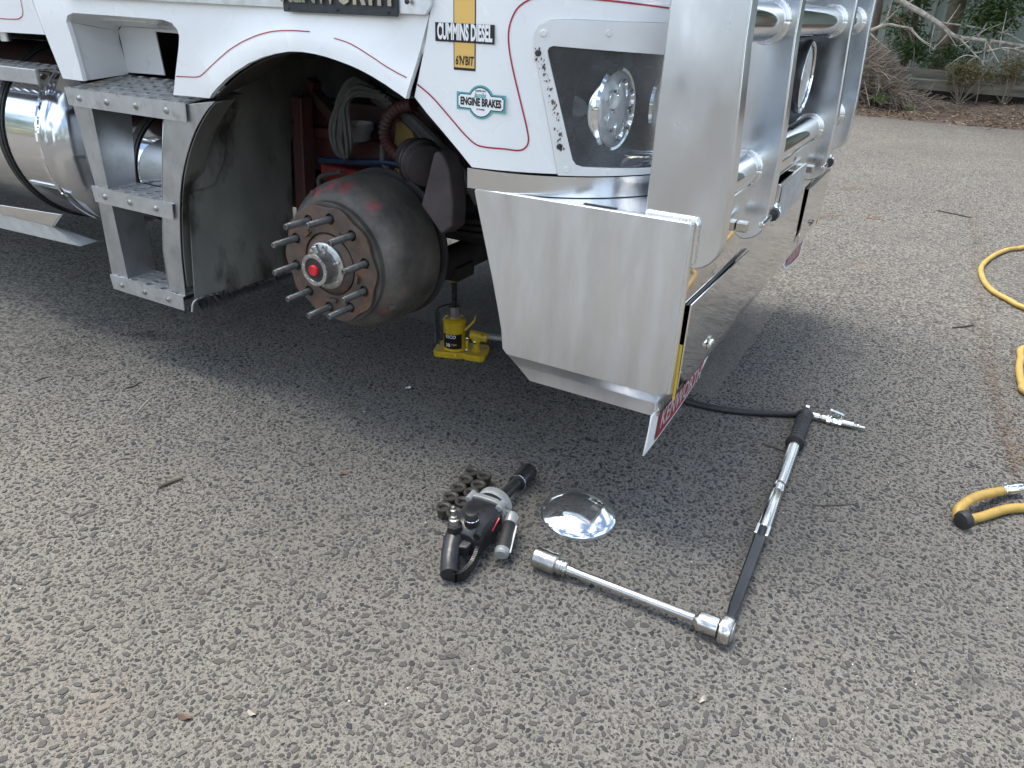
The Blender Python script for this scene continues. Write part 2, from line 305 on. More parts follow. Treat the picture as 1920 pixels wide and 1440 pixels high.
# ------------------------------------------------------------------ mesh building helpers
def frame(axis):
    a = Vector(axis).normalized(); h = Vector((0, 0, 1)) if abs(a.z) < 0.9 else Vector((1, 0, 0))
    u = h.cross(a).normalized(); return u, a.cross(u).normalized(), a
class MB:
    def __init__(s): s.v = []; s.f = []
    def add(s, vs, fs):
        o = len(s.v); s.v += [tuple(p) for p in vs]; s.f += [tuple(i + o for i in f) for f in fs]; return s
    def box(s, x0, x1, y0, y1, z0, z1):
        return s.add([(x0, y0, z0), (x1, y0, z0), (x1, y1, z0), (x0, y1, z0), (x0, y0, z1), (x1, y0, z1), (x1, y1, z1), (x0, y1, z1)],
                     [(0, 3, 2, 1), (4, 5, 6, 7), (0, 1, 5, 4), (1, 2, 6, 5), (2, 3, 7, 6), (3, 0, 4, 7)])
    def obox(s, c, ax, ay, az):
        c, ax, ay, az = map(Vector, (c, ax, ay, az))
        vs = [c + ax * i + ay * j + az * k for k in (-1, 1) for j in (-1, 1) for i in (-1, 1)]
        return s.add(vs, [(0, 2, 3, 1), (4, 5, 7, 6), (0, 1, 5, 4), (1, 3, 7, 5), (3, 2, 6, 7), (2, 0, 4, 6)])
    def bar(s, p0, p1, w, h):
        p0, p1 = Vector(p0), Vector(p1); u, v, a = frame(p1 - p0)
        return s.obox((p0 + p1) / 2, u * w / 2, v * h / 2, (p1 - p0) / 2)
    def lathe(s, prof, o, axis, n=32, cap0=True, cap1=True):
        u, v, a = frame(axis); o = Vector(o); vs = []
        for r, h in prof:
            for k in range(n):
                t = 2 * math.pi * k / n; vs.append(o + a * h + (u * math.cos(t) + v * math.sin(t)) * r)
        fs = []
        for i in range(len(prof) - 1):
            for k in range(n):
                k2 = (k + 1) % n; fs.append((i * n + k, i * n + k2, (i + 1) * n + k2, (i + 1) * n + k))
        if cap0: fs.append(tuple(range(n))[::-1])
        if cap1: fs.append(tuple((len(prof) - 1) * n + k for k in range(n)))
        return s.add(vs, fs)
    def cyl(s, p0, p1, r0, r1=None, n=16, bev=0.0):
        p0, p1 = Vector(p0), Vector(p1); L = (p1 - p0).length; r1 = r0 if r1 is None else r1
        if bev: pr = [(r0 - bev, 0), (r0, bev), (r1, L - bev), (r1 - bev, L)]
        else: pr = [(r0, 0), (r1, L)]
        return s.lathe(pr, p0, p1 - p0, n)
    def tube(s, pts, r, n=10, caps=True, rip=None):
        pts = [Vector(p) for p in pts]; m = len(pts); vs = []; u = None
        for i, p in enumerate(pts):
            t = (pts[min(i + 1, m - 1)] - pts[max(i - 1, 0)]).normalized()
            if u is None: u, _, _ = frame(t)
            u = (u - t * u.dot(t)).normalized(); w = t.cross(u)
            rr = r[i] if isinstance(r, (list, tuple)) else r
            for k in range(n):
                a = 2 * math.pi * k / n; vs.append(p + (u * math.cos(a) + w * math.sin(a)) * rr)
        fs = [(i * n + k, i * n + (k + 1) % n, (i + 1) * n + (k + 1) % n, (i + 1) * n + k) for i in range(m - 1) for k in range(n)]
        if caps: fs += [tuple(range(n))[::-1], tuple((m - 1) * n + k for k in range(n))]
        return s.add(vs, fs)
    def prism(s, poly, vec):
        poly = [Vector(p) for p in poly]; vec = Vector(vec); n = len(poly)
        return s.add(poly + [p + vec for p in poly], [tuple(range(n))[::-1], tuple(range(n, 2 * n))] + [(i, (i + 1) % n, n + (i + 1) % n, n + i) for i in range(n)])
    def torus(s, c, axis, R, r, n=32, m=8, a0=0, a1=2 * math.pi):
        u, v, a = frame(axis); c = Vector(c); full = abs(a1 - a0 - 2 * math.pi) < 1e-6; N = n if full else n + 1
        vs = []
        for i in range(N):
            t = a0 + (a1 - a0) * i / n; d = u * math.cos(t) + v * math.sin(t)
            for k in range(m):
                q = 2 * math.pi * k / m; vs.append(c + d * (R + r * math.cos(q)) + a * r * math.sin(q))
        fs = [(i % N * m + k, i % N * m + (k + 1) % m, (i + 1) % N * m + (k + 1) % m, (i + 1) % N * m + k) for i in range(N if full else N - 1) for k in range(m)]
        return s.add(vs, fs)
    def build(s, name, mat, parent=None, bevel=0.0, seg=2, smooth=True, angle=35, solid=0.0, soff=-1, world=True, recalc=True, face=None):
        me = bpy.data.meshes.new(name); me.from_pydata([tuple(v) for v in s.v], [], s.f); me.update()
        if recalc:
            bm = bmesh.new(); bm.from_mesh(me); bmesh.ops.recalc_face_normals(bm, faces=bm.faces)
            if face is not None and sum((f.normal * f.calc_area() for f in bm.faces), Vector()).dot(Vector(face)) < 0: bmesh.ops.reverse_faces(bm, faces=bm.faces)
            bm.to_mesh(me); bm.free()
        o = bpy.data.objects.new(name, me); COL.objects.link(o)
        me.materials.append(M[mat] if isinstance(mat, str) else mat)
        if smooth:
            me.polygons.foreach_set('use_smooth', [True] * len(me.polygons)); me.set_sharp_from_angle(angle=R_(angle))
        if solid and not bevel:
            cnt = {}
            for p_ in me.polygons:
                for ek in p_.edge_keys: cnt[ek] = cnt.get(ek, 0) + 1
            me.edges.foreach_set('use_edge_sharp', [bool(e.use_edge_sharp) or cnt.get(e.key, 0) < 2 for e in me.edges])
        if solid:
            k = o.modifiers.new('thickness', 'SOLIDIFY'); k.thickness = solid; k.offset = soff
        if bevel:
            k = o.modifiers.new('edge', 'BEVEL'); k.width = bevel; k.segments = seg; k.limit_method = 'ANGLE'; k.angle_limit = R_(40); k.harden_normals = True
        if parent is not None: o.parent = parent
        return o
def smoothpath(pts, k=6):
    pts = [Vector(p) for p in pts]; out = []
    P = [pts[0] * 2 - pts[1]] + pts + [pts[-1] * 2 - pts[-2]]
    for i in range(1, len(P) - 2):
        for j in range(k):
            t = j / k; a, b, c, d = P[i - 1], P[i], P[i + 1], P[i + 2]
            out.append(0.5 * ((2 * b) + (c - a) * t + (2 * a - 5 * b + 4 * c - d) * t * t + (3 * b - a - 3 * c + d) * t ** 3))
    out.append(pts[-1]); return out
def smooth2(pts, k=6): return [(p.x, p.y) for p in smoothpath([(a, b, 0) for a, b in pts], k)]
def inpoly(x, y, P):
    c = False; j = len(P) - 1
    for i in range(len(P)):
        xi, yi = P[i]; xj, yj = P[j]
        if (yi > y) != (yj > y) and x < (xj - xi) * (y - yi) / (yj - yi) + xi: c = not c
        j = i
    return c
def sheet(outline, mapf, holes=(), h=0.03):
    """triangulated sheet bounded by a 2-D outline, carried into space by mapf(u, v)"""
    def dens(P):
        o = []
        for i in range(len(P)):
            a = Vector(P[i]); b = Vector(P[(i + 1) % len(P)]); n = max(1, int((b - a).length / h))
            o += [tuple(a + (b - a) * j / n) for j in range(n)]
        return o
    loops = [dens(outline)] + [dens(q) for q in holes]
    vs = []; es = []
    for L in loops:
        o = len(vs); vs += [Vector(p) for p in L]; es += [(o + i, o + (i + 1) % len(L)) for i in range(len(L))]
    nb = len(vs); arr = np.array([tuple(v) for v in vs])
    us = [p[0] for p in outline]; ws = [p[1] for p in outline]
    i0 = 0
    x = min(us) + h / 2
    while x < max(us):
        y = min(ws) + h / 2 * (1 + (i0 % 2))
        while y < max(ws):
            if inpoly(x, y, outline) and not any(inpoly(x, y, q) for q in holes):
                if np.min((arr[:, 0] - x) ** 2 + (arr[:, 1] - y) ** 2) > (0.45 * h) ** 2: vs.append(Vector((x, y)))
            y += h
        x += h; i0 += 1
    V, E_, Fc, *_ = delaunay_2d_cdt(vs, es, [], 0, 1e-6)
    mb = MB(); fs = []
    for f in Fc:
        cx = sum(V[i].x for i in f) / len(f); cy = sum(V[i].y for i in f) / len(f)
        if inpoly(cx, cy, outline) and not any(inpoly(cx, cy, q) for q in holes): fs.append(tuple(f))
    mb.add([mapf(v.x, v.y) for v in V], fs)
    used = sorted({i for f in mb.f for i in f}); re = {a: b for b, a in enumerate(used)}
    mb.v = [mb.v[i] for i in used]; mb.f = [tuple(re[i] for i in f) for f in mb.f]
    return mb
def thing(name, label, cat, loc=(0, 0, 0), rot=(0, 0, 0), group=None):
    o = bpy.data.objects.new(name, None); COL.objects.link(o); o.location = loc; o.rotation_euler = rot
    o.empty_display_size = 0.05; o['label'] = label; o['category'] = cat
    if group: o['group'] = group
    return o
def tag(o, label, cat, group=None):
    o['label'] = label; o['category'] = cat
    if group: o['group'] = group
    return o
def text(body, size, mat, parent, name, loc, ux, uy, extrude=0.0006, bold=0.0, xs=1.0, width=None, shear=0.0, spacing=1.0):
    """raised lettering: ux reading direction, uy up direction"""
    cu = bpy.data.curves.new(name, 'FONT'); cu.body = body; cu.size = size; cu.align_x = 'CENTER'; cu.align_y = 'CENTER'
    cu.extrude = extrude; cu.offset = bold; cu.shear = shear; cu.space_character = spacing; cu.resolution_u = 3
    tmp = bpy.data.objects.new(name, cu); COL.objects.link(tmp)
    dg = bpy.context.evaluated_depsgraph_get(); me = bpy.data.meshes.new_from_object(tmp.evaluated_get(dg))
    bpy.data.objects.remove(tmp); bpy.data.curves.remove(cu)
    if width:
        xsv = [v.co.x for v in me.vertices]; w = max(xsv) - min(xsv); xs = width / w
    ux = Vector(ux).normalized(); uy = Vector(uy); uy = (uy - ux * uy.dot(ux)).normalized(); uz = ux.cross(uy)
    for v in me.vertices: v.co = Vector(loc) + ux * v.co.x * xs + uy * v.co.y + uz * v.co.z
    me.name = name; me.materials.clear(); me.materials.append(M[mat])
    o = bpy.data.objects.new(name, me); COL.objects.link(o); o.parent = parent; return o


# ================================================================== GROUND
def structure(o): o['kind'] = 'structure'; return o
nx, ny = 60, 60
gm = MB()
xs_ = np.concatenate([np.linspace(-60, -5, 12), np.linspace(-4, 4, 41)[0:], np.linspace(5, 60, 12)])
ys_ = np.concatenate([np.linspace(-60, -5, 12), np.linspace(-4, 10.45, 60), [10.6]])
def gz(x, y): return 0.0
W_ = len(xs_)
def edge_wob(x): return 0.22 * noise.noise(Vector((x * 0.35, 3.1, 0))) + 0.06 * noise.noise(Vector((x * 1.9, 8.1, 0)))
gm.add([(x, y if y < 10.5 else 10.55 + edge_wob(x) - 0.04 * x, gz(x, y)) for y in ys_ for x in xs_],
       [(j * W_ + i, j * W_ + i + 1, (j + 1) * W_ + i + 1, (j + 1) * W_ + i) for j in range(len(ys_) - 1) for i in range(W_ - 1)])
asphalt = structure(gm.build('asphalt_yard', 'asphalt', smooth=False))

# ---- chips of stone standing proud of the worn binder
def stone_shape(r, n=8):
    """unit stone: irregular flat-topped chip, returns verts (n*2+1) and faces"""
    ang = np.sort((np.arange(n) + r.uniform(-0.33, 0.33, n)) * 2 * np.pi / n)
    rad = r.uniform(0.70, 1.22, n); el = r.uniform(0.38, 0.82)
    x = np.cos(ang) * rad; y = np.sin(ang) * rad * el
    tilt = r.uniform(-0.25, 0.25, 2)
    v = [(x[i], y[i], -0.25) for i in range(n)] + [(x[i] * 0.80, y[i] * 0.80, 0.17 + tilt[0] * x[i] * 0.3 + tilt[1] * y[i] * 0.3) for i in range(n)] + [(0, 0, 0.25)]
    f = []
    for i in range(n):
        j = (i + 1) % n; f += [(i, j, n + j), (i, n + j, n + i), (n + i, n + j, 2 * n)]
    return np.array(v), np.array(f)
nr = np.random.default_rng(11)
shapes = [stone_shape(nr) for _ in range(36)]
cell = 0.022; grid = {}; pts = []
def try_add(x, y, r):
    ci, cj = int(math.floor(x / cell)), int(math.floor(y / cell))
    for a in (-1, 0, 1):
        for b in (-1, 0, 1):
            for (X, Y, Rr) in grid.get((ci + a, cj + b), ()):
                if (X - x) ** 2 + (Y - y) ** 2 < (0.76 * (Rr + r)) ** 2: return False
    grid.setdefault((ci, cj), []).append((x, y, r)); pts.append((x, y, r)); return True
N_TRY = 230000
xx = nr.uniform(-3.0, 1.0, N_TRY); yy = nr.uniform(-1.35, 2.3, N_TRY)
P3 = np.stack([xx, yy, np.zeros(N_TRY)], 1) - CAM
Q = P3 @ RW.T; dep = Q[:, 2]; u_ = 960 + FPX * Q[:, 0] / np.maximum(dep, .05); v_ = 720 + FPX * Q[:, 1] / np.maximum(dep, .05)
dd = np.hypot(xx + 0.35, yy + 0.55)
ok = (dep > 0.3) & (u_ > -130) & (u_ < 2050) & (v_ < 1560) & (nr.uniform(0, 1, N_TRY) < np.clip((2.95 - dd) / 0.95, 0, 1))
ok &= ~((yy > 0.05) & (xx < -0.5) & (yy + 0 > 0.05 + 0.9 * (xx + 0.5) * 0) & (yy > 0.9))
sizes = np.where(np.arange(N_TRY) < N_TRY * 0.3, nr.lognormal(math.log(0.0080), 0.30, N_TRY), nr.lognormal(math.log(0.0049), 0.36, N_TRY))
sizes = np.clip(sizes, 0.0024, 0.0145)
dens = np.array([noise.noise(Vector((x * 3.1, y * 3.1, 0.3))) + 0.6 * noise.noise(Vector((x * 9.0, y * 9.0, 4.3))) for x, y in zip(xx, yy)])
ok &= nr.uniform(0, 1, N_TRY) < np.clip(1.0 + 0.6 * dens, 0.45, 1)
for i in np.nonzero(ok)[0]: try_add(xx[i], yy[i], sizes[i])
pts = np.array(pts)
pq = (np.c_[pts[:, :2], np.zeros(len(pts))] - CAM) @ RW.T
pu = 960 + FPX * pq[:, 0] / pq[:, 2]; pv = 720 + FPX * pq[:, 1] / pq[:, 2]
app = pts[:, 2] / pq[:, 2] * ((pu > 10) & (pu < 1910) & (pv < 1430))
order = np.argsort(-app); top = set(order[:300].tolist())
stone_me = []
for k, (v, f) in enumerate(shapes):
    me = bpy.data.meshes.new('stone'); me.from_pydata(v.tolist(), [], f.tolist()); me.update(); me.materials.append(M['stone'])
    me.polygons.foreach_set('use_smooth', [True] * len(me.polygons)); me.set_sharp_from_angle(angle=R_(50)); stone_me.append(me)
lv = []; lf = []; off = 0
for i, (x, y, r) in enumerate(pts):
    k = int(nr.integers(36)); a = nr.uniform(0, 6.283); hgt = r * nr.uniform(0.45, 0.85)
    if i in top:
        o = bpy.data.objects.new('stone', stone_me[k]); COL.objects.link(o); o.parent = asphalt
        o.location = (x, y, 0.0006); o.rotation_euler = (0, 0, a); o.scale = (r, r, hgt)
    else:
        v, f = shapes[k]; ca, sa = math.cos(a), math.sin(a)
        lv.append(np.stack([x + r * (v[:, 0] * ca - v[:, 1] * sa), y + r * (v[:, 0] * sa + v[:, 1] * ca), 0.0006 + v[:, 2] * hgt], 1)); lf.append(f + off); off += len(v)
def big_mesh(name, V, Fc, mat, parent=None, smooth=False, angle=None):
    me = bpy.data.meshes.new(name); nv = len(V); k = Fc.shape[1]
    me.vertices.add(nv); me.vertices.foreach_set('co', V.astype(np.float32).ravel())
    me.loops.add(Fc.size); me.loops.foreach_set('vertex_index', Fc.astype(np.int32).ravel())
    me.polygons.add(len(Fc)); me.polygons.foreach_set('loop_start', np.arange(0, Fc.size, k, dtype=np.int32)); me.polygons.foreach_set('loop_total', np.full(len(Fc), k, dtype=np.int32))
    me.update(calc_edges=True); me.validate(); me.materials.append(M[mat])
    if smooth:
        me.polygons.foreach_set('use_smooth', [True] * len(me.polygons))
        if angle: me.set_sharp_from_angle(angle=R_(angle))
    o = bpy.data.objects.new(name, me); COL.objects.link(o)
    if parent is not None: o.parent = parent
    return o
so = big_mesh('stone_chips', np.concatenate(lv), np.concatenate(lf), 'stone', asphalt, smooth=True, angle=50); so['kind'] = 'stuff'
print('stones', len(pts))

# ================================================================== TRUCK
truck = thing('truck', 'white cab-over truck with polished bull bar and front wheel removed', 'truck', (0, 0, 0))
YF = 2.05                                   # far side of the truck
U0, RC = -0.95, 0.41                        # start of the rounded cab corner and its radius
XF = U0 + RC
def body(u, z, off=0.0):
    if u <= U0: return Vector((u, -off, z))
    a = (u - U0) / RC
    if a < math.pi / 2: return Vector((U0 + (RC + off) * math.sin(a), RC - (RC + off) * math.cos(a), z))
    return Vector((XF + off, RC + (u - U0 - RC * math.pi / 2), z))
def PB(px, py):
    d = RW.T @ np.array([px - 960, py - 720, FPX])
    t = -CAM[1] / d[1]; q = CAM + d * t
    if q[0] <= U0: return (float(q[0]), float(q[2]))
    cx, cy = U0, RC; A = d[0] ** 2 + d[1] ** 2; B = 2 * (d[0] * (CAM[0] - cx) + d[1] * (CAM[1] - cy)); C = (CAM[0] - cx) ** 2 + (CAM[1] - cy) ** 2 - RC ** 2
    D = B * B - 4 * A * C
    if D >= 0:
        q = CAM + d * ((-B - math.sqrt(D)) / (2 * A)); a = math.atan2(q[0] - cx, cy - q[1])
        if 0 <= a <= math.pi / 2: return (float(U0 + RC * a), float(q[2]))
    q = CAM + d * ((XF - CAM[0]) / d[0]); return (float(U0 + RC * math.pi / 2 + q[1] - RC), float(q[2]))
ZT = 1.36
# ---- outer corner panel with the stickers
A_out = [(PB(810, 0)[0], ZT)] + [PB(*p) for p in [(806, 20), (795, 90), (776, 182), (800, 213), (830, 248), (860, 284), (884, 314), (960, 322), (1046, 327), (1030, 235), (1010, 130), (1001, 88), (1002, 62), (1012, 46), (1034, 38), (1080, 37), (1160, 41)]]
uR = U0 + RC * math.pi / 2 + 0.12
zt_h = PB(1160, 41)[1]
A_out += [(uR, zt_h), (uR, ZT)]
corner = sheet(A_out, lambda u, z: body(u, z, 0.0), h=0.028).build('corner_panel', 'white', truck, solid=0.012, bevel=0.004, face=(0, -1, 0))
# ---- moulding round the headlight
gl_o = [PB(*p) for p in [(1028, 104), (1027, 95), (1030, 89), (1038, 86), (1236, 102), (1330, 107)]]
gl_o += [PB(1318, 310), PB(1230, 314), PB(1092, 313), PB(1080, 309), PB(1073, 299)]
sur = [PB(*p) for p in [(1046, 328), (1030, 235), (1010, 130), (1001, 88), (1002, 62), (1012, 46), (1034, 38), (1080, 37), (1160, 41)]]
zs = PB(1046, 328)[1]
sur = sur + [(uR, zt_h), (uR, zs), PB(1210, 329)]
sur[-1] = (sur[-1][0], zs)
sm = sheet(sur, lambda u, z: body(u, z, 0.007), holes=[gl_o], h=0.022).build('headlight_surround', 'white_surround', truck, solid=0.012, bevel=0.004, seg=3, face=(0, -1, 0))
for px, py, dark in [(1020, 62, 0), (1140, 62, 0), (1010, 99, 1), (1049, 274, 1), (1062, 317, 0), (1140, 320, 0)]:
    u, z = PB(px, py); p = body(u, z, 0.006); nrm = (body(u, z, 0.02) - body(u, z, 0)).normalized()
    MB().lathe([(0.0075, 0), (0.0075, 0.002), (0.006, 0.0035)] if not dark else [(0.007, 0), (0.007, 0.003), (0.005, 0.005)], p, nrm, 12).build('rivet', 'darkmetal' if dark else 'white_surround', sm)
chips = MB()
for k in range(70):
    t = rnd.random(); px = 1011 + 46 * t + rnd.gauss(0, 5); py = 90 + 195 * t; u, z = PB(px, py)
    c = body(u, z, 0.0080); s_ = 0.0008 + 0.0026 * rnd.random() ** 2; n_ = 6
    ring = [body(u + s_ * math.cos(a) * rnd.uniform(.5, 1.2), z + 1.5 * s_ * math.sin(a) * rnd.uniform(.5, 1.2), 0.0080) for a in [2 * math.pi * i / n_ for i in range(n_)]]
    chips.add(ring, [tuple(range(n_))])
o = chips.build('paint_chip', 'brownbit', sm, smooth=False, recalc=False); o['kind'] = 'stuff'
# ---- headlight: housing, clear cover, two round lamps
hb = MB()
N_ = 14; ua, ub = gl_o[0][0] - 0.01, uR - 0.02; za, zc = zs + 0.015, zt_h - 0.02
ring_o = []
for k in range(N_ + 1):
    u = ua + (ub - ua) * k / N_; ring_o.append((body(u, za, -0.012), body(u, zc, -0.012)))
inn = [(Vector((max(-1.2, p.x - 0.30), p.y + 0.17, p.z)), Vector((max(-1.2, q.x - 0.30), q.y + 0.17, q.z))) for p, q in ring_o]
vs = []; fs = []
for (a, b), (c, d) in zip(ring_o, inn): vs += [a, b, d, c]
for k in range(N_): 
    i, j = 4 * k, 4 * k + 4; fs += [(i + 1, j + 1, j + 2, i + 2), (i + 2, j + 2, j + 3, i + 3), (i + 3, j + 3, j, i)]
fs += [(0, 1, 2, 3), tuple(4 * N_ + q for q in (3, 2, 1, 0))]
hl = hb.add(vs, fs).build('headlight', 'blackpl', truck, smooth=False)
sheet(gl_o, lambda u, z: body(u, z, -0.002), h=0.03).build('clear_cover', 'cover', hl)
def round_lamp(c, rr=0.088):
    c = Vector(c); ax = Vector((1, -0.10, 0))
    MB().lathe([(0.03, -0.11), (rr * 0.7, -0.10), (rr * 0.96, -0.06), (rr * 1.05, -0.055), (rr * 1.07, -0.015), (rr * 1.10, -0.010), (rr * 1.10, 0.004), (rr * 1.03, 0.010), (rr * 0.96, 0.008), (rr * 0.94, 0.0)], c, ax, 48, cap1=False).build('lamp_bezel', 'chrome', hl)
    MB().lathe([(rr * 0.95, 0.0), (rr * 0.9, 0.008), (rr * 0.6, 0.018), (rr * 0.3, 0.022), (0.004, 0.023)], c, ax, 40).build('lamp_lens', 'lampglass', hl)
    u, v, a = frame(ax)
    for k in range(6):
        q = c + (u * math.cos(k * math.pi / 3 + 0.5) + v * math.sin(k * math.pi / 3 + 0.5)) * rr * 0.52
        MB().lathe([(rr * 0.25, 0.010), (rr * 0.26, 0.0205), (rr * 0.235, 0.0215), (rr * 0.12, 0.013)], q, ax, 16).build('led_reflector', 'chrome', hl)
lc = S3(1150, 205, 0.17); round_lamp(lc)
lc2 = Vector((lc.x + 0.03, lc.y + 0.27, lc.z - 0.01)); round_lamp(lc2)
# ---- arch panel with the moulded step pocket
arch_px = [(397, 184), (404, 175), (417, 162), (432, 147), (450, 133), (474, 118), (500, 107), (525, 100), (550, 96), (576, 97), (600, 101), (632, 110), (667, 123), (692, 135), (718, 150), (745, 168), (768, 184)]
arch = [S(*p) for p in arch_px]
notch = [S(*p) for p in [(156, 152), (148, 120), (134, 70), (124, 40), (126, 29), (136, 24), (220, 30), (305, 37), (322, 43), (332, 54), (336, 68), (335, 88), (330, 130), (325, 178)]]
B_out = [S(802, 32)] + [(S(802, 32)[0], ZT), (S(60, -3)[0] - 0.02, ZT)] + [S(*p) for p in [(60, 0), (88, 72), (118, 147)]] + notch + arch
B_out = [B_out[i] for i in range(len(B_out))]
ar = np.array(arch[2:])
def bmap(u, z):
    d = float(np.min(np.hypot(ar[:, 0] - u, ar[:, 1] - z)))
    return Vector((u, -0.016 * math.exp(-(d / 0.075) ** 2) + 0.006 * max(0, (z - 1.17)) / 0.1, z))
archp = sheet(B_out, bmap, h=0.02).build('wheel_arch_panel', 'white', truck, solid=0.014, bevel=0.004, face=(0, -1, 0))
# pocket faces
def v3(px, py, Y): return S3(px, py, Y)
pk = MB()
eL = [(156, 152), (148, 120), (134, 70), (124, 40)]
iL = [(241, 139), (236, 118), (225, 78), (222, 58)]
YD = 0.21
a_ = [v3(*p, 0.006) for p in eL]; b_ = [v3(*p, YD) for p in iL]
mid = [a.lerp(b, 0.5) + Vector((0.006, -0.01, 0)) for a, b in zip(a_, b_)]
pk.add(a_ + mid + b_, [(i, i + 1, 4 + i + 1, 4 + i) for i in range(3)] + [(4 + i, 4 + i + 1, 8 + i + 1, 8 + i) for i in range(3)])
tO = [v3(*p, 0.006) for p in [(124, 40), (126, 29), (136, 24), (220, 30), (305, 37), (322, 43), (334, 60)]]
tI = [v3(*p, YD) for p in [(222, 58), (223, 52), (228, 49), (262, 51), (300, 54), (322, 56), (345, 60)]]
pk.add(tO + tI, [(i, i + 1, 7 + i + 1, 7 + i) for i in range(6)])
bO = [v3(*p, YD) for p in [(222, 58), (228, 49), (345, 58), (345, 64), (291, 59), (309, 141), (240, 136)]]
pk.add(bO, [(0, 1, 2, 3, 4), (0, 4, 5, 6)])
pocket = pk.build('step_pocket', 'white', archp, angle=50, solid=0.004, soff=1)
lm = MB().bar(v3(192, 33, 0.09), v3(300, 41, 0.09), 0.018, 0.014); lm.build('step_lamp', 'white_pl', archp, bevel=0.002)
MB().bar(v3(199, 32.5, 0.080), v3(277, 39.0, 0.080), 0.010, 0.012).build('lamp_lens', 'lampwhite', archp, bevel=0.002)
# ---- pinstripes
def ribbon(uz, w, off, name, mat, parent, mapf=None):
    mb = MB(); P = [Vector(p) for p in uz]; vs = []
    for i, p in enumerate(P):
        t = (P[min(i + 1, len(P) - 1)] - P[max(i - 1, 0)]); t.normalize(); nn = Vector((-t.y, t.x)) * w / 2
        for q in (p + nn, p - nn): vs.append((mapf or (lambda u, z: body(u, z, off)))(q.x, q.y))
    return mb.add(vs, [(2 * i, 2 * i + 1, 2 * i + 3, 2 * i + 2) for i in range(len(P) - 1)]).build(name, mat, parent, smooth=False)
bo = lambda u, z: bmap(u, z) + Vector((0, -0.0012, 0))
ribbon(smooth2([S(*p) for p in [(331, 143), (350, 144), (372, 144), (385, 138), (410, 115), (440, 90), (475, 71), (510, 60), (545, 57), (586, 59)]]), 0.0028, 0.001, 'pinstripe', 'redline', archp, bo)
ribbon(smooth2([S(*p) for p in [(632, 71), (665, 83), (700, 104), (735, 127), (768, 145)]]), 0.0026, 0.001, 'pinstripe', 'redline', archp, bo)
ribbon(smooth2([PB(*p) for p in [(783, 158), (810, 181), (840, 215), (870, 250), (892, 270), (912, 276), (945, 279), (972, 282), (985, 277), (991, 264), (988, 240), (975, 185), (962, 130), (955, 90), (954, 60), (960, 35), (972, 14), (992, 0), (1015, -8)]]), 0.0036, 0.0015, 'pinstripe', 'redline', corner)
ribbon(smooth2([PB(*p) for p in [(1015, -8), (1060, -6), (1130, 0), (1200, 8), (1260, 16)]]), 0.0036, 0.0015, 'pinstripe', 'redline', corner)
# ---- brushed kick strip with the raised maker's name
ks = MB(); xa, xb = S(330, 4)[0] - 0.5, S(803, 34)[0]
k0 = [(x, z) for x, z in [(xa, 1.232), (xb - 0.02, 1.2245), (xb, 1.2245), (xb + 0.016, 1.245), (xb + 0.016, 1.345), (xa, 1.345)]]
strip = sheet(k0, lambda u, z: Vector((u, -0.012, z)), h=0.08).build('kick_strip', 'brushed', truck, solid=0.01, bevel=0.003, face=(0, -1, 0))
e0, e1 = S(541, 10)[0], S(754, 30)[0]
zE = S(650, 25)[1]
em = MB().box(e0, e1, -0.019, -0.0125, zE - 0.002, zE + 0.10).build('name_badge', 'emblem_dark', truck, bevel=0.0015)
text('KENWORTH', 0.105, 'polish', em, 'raised_letters', ((e0 + e1) / 2 - 0.005, -0.022, zE + 0.055), (1, 0, -0.002), (0, 0, 1), 0.0035, 0.004, width=(e1 - e0) * 0.97)
for px in (552, 643, 738):
    x = S(px, 20)[0]; MB().lathe([(0.0035, 0), (0.0035, 0.002), (0.002, 0.003)], (x, -0.0185, zE + 0.0065), (0, -1, 0), 10).build('badge_screw', 'darkmetal', em)
x, z = S(774, 3); MB().lathe([(0.006, 0), (0.006, 0.003), (0.003, 0.004)], (x, -0.0205, z), (0, -1, 0), 12).build('strip_bolt', 'darkmetal', strip)
# ---- stickers on the corner panel
def plate(px0, py0, px1, py1, off, name, mat, parent, th=0.0004):
    x0, z1 = S(px0, py0); x1, z0 = S(px1, py1)
    return MB().box(x0, x1, -off, -off + th, z0, z1).build(name, mat, parent, smooth=False)
gx0, gx1 = S(851, 100)[0], S(892, 100)[0]; gz0 = S(871, 132)[1]
cs = MB().box(gx0, gx1, -0.0010, -0.0004, gz0, ZT - 0.02).build('engine_maker_sticker', 'decal_black', truck, smooth=False)
MB().box(gx0 + 0.0024, gx1 - 0.0024, -0.0015, -0.0010, gz0 + 0.0055, ZT - 0.022).build('gold_band', 'decal_gold', cs, smooth=False)
bx0, bx1 = S(817, 60)[0], S(928, 66)[0]; bz1, bz0 = S(872, 44)[1], S(872, 80)[1]
MB().box(bx0, bx1, -0.0022, -0.0016, bz0, bz1).build('black_label', 'decal_black', cs, smooth=False)
text('CUMMINS DIESEL', (bz1 - bz0) * 1.16, 'decal_white', cs, 'lettering', ((bx0 + bx1) / 2, -0.0024, (bz0 + bz1) / 2), (1, 0, 0), (0, 0, 1), 0.0003, 0.0018, width=(bx1 - bx0) * 0.93)
text("6'N'BIT", 0.026, 'decal_black', cs, 'lettering', ((gx0 + gx1) / 2, -0.0017, gz0 + 0.0195), (1, 0, 0), (0, 0, 1), 0.0003, 0.0006, width=(gx1 - gx0) * 0.84, shear=0.15)
jc = S(902, 192); jx0, jx1 = S(856, 190)[0], S(948, 195)[0]
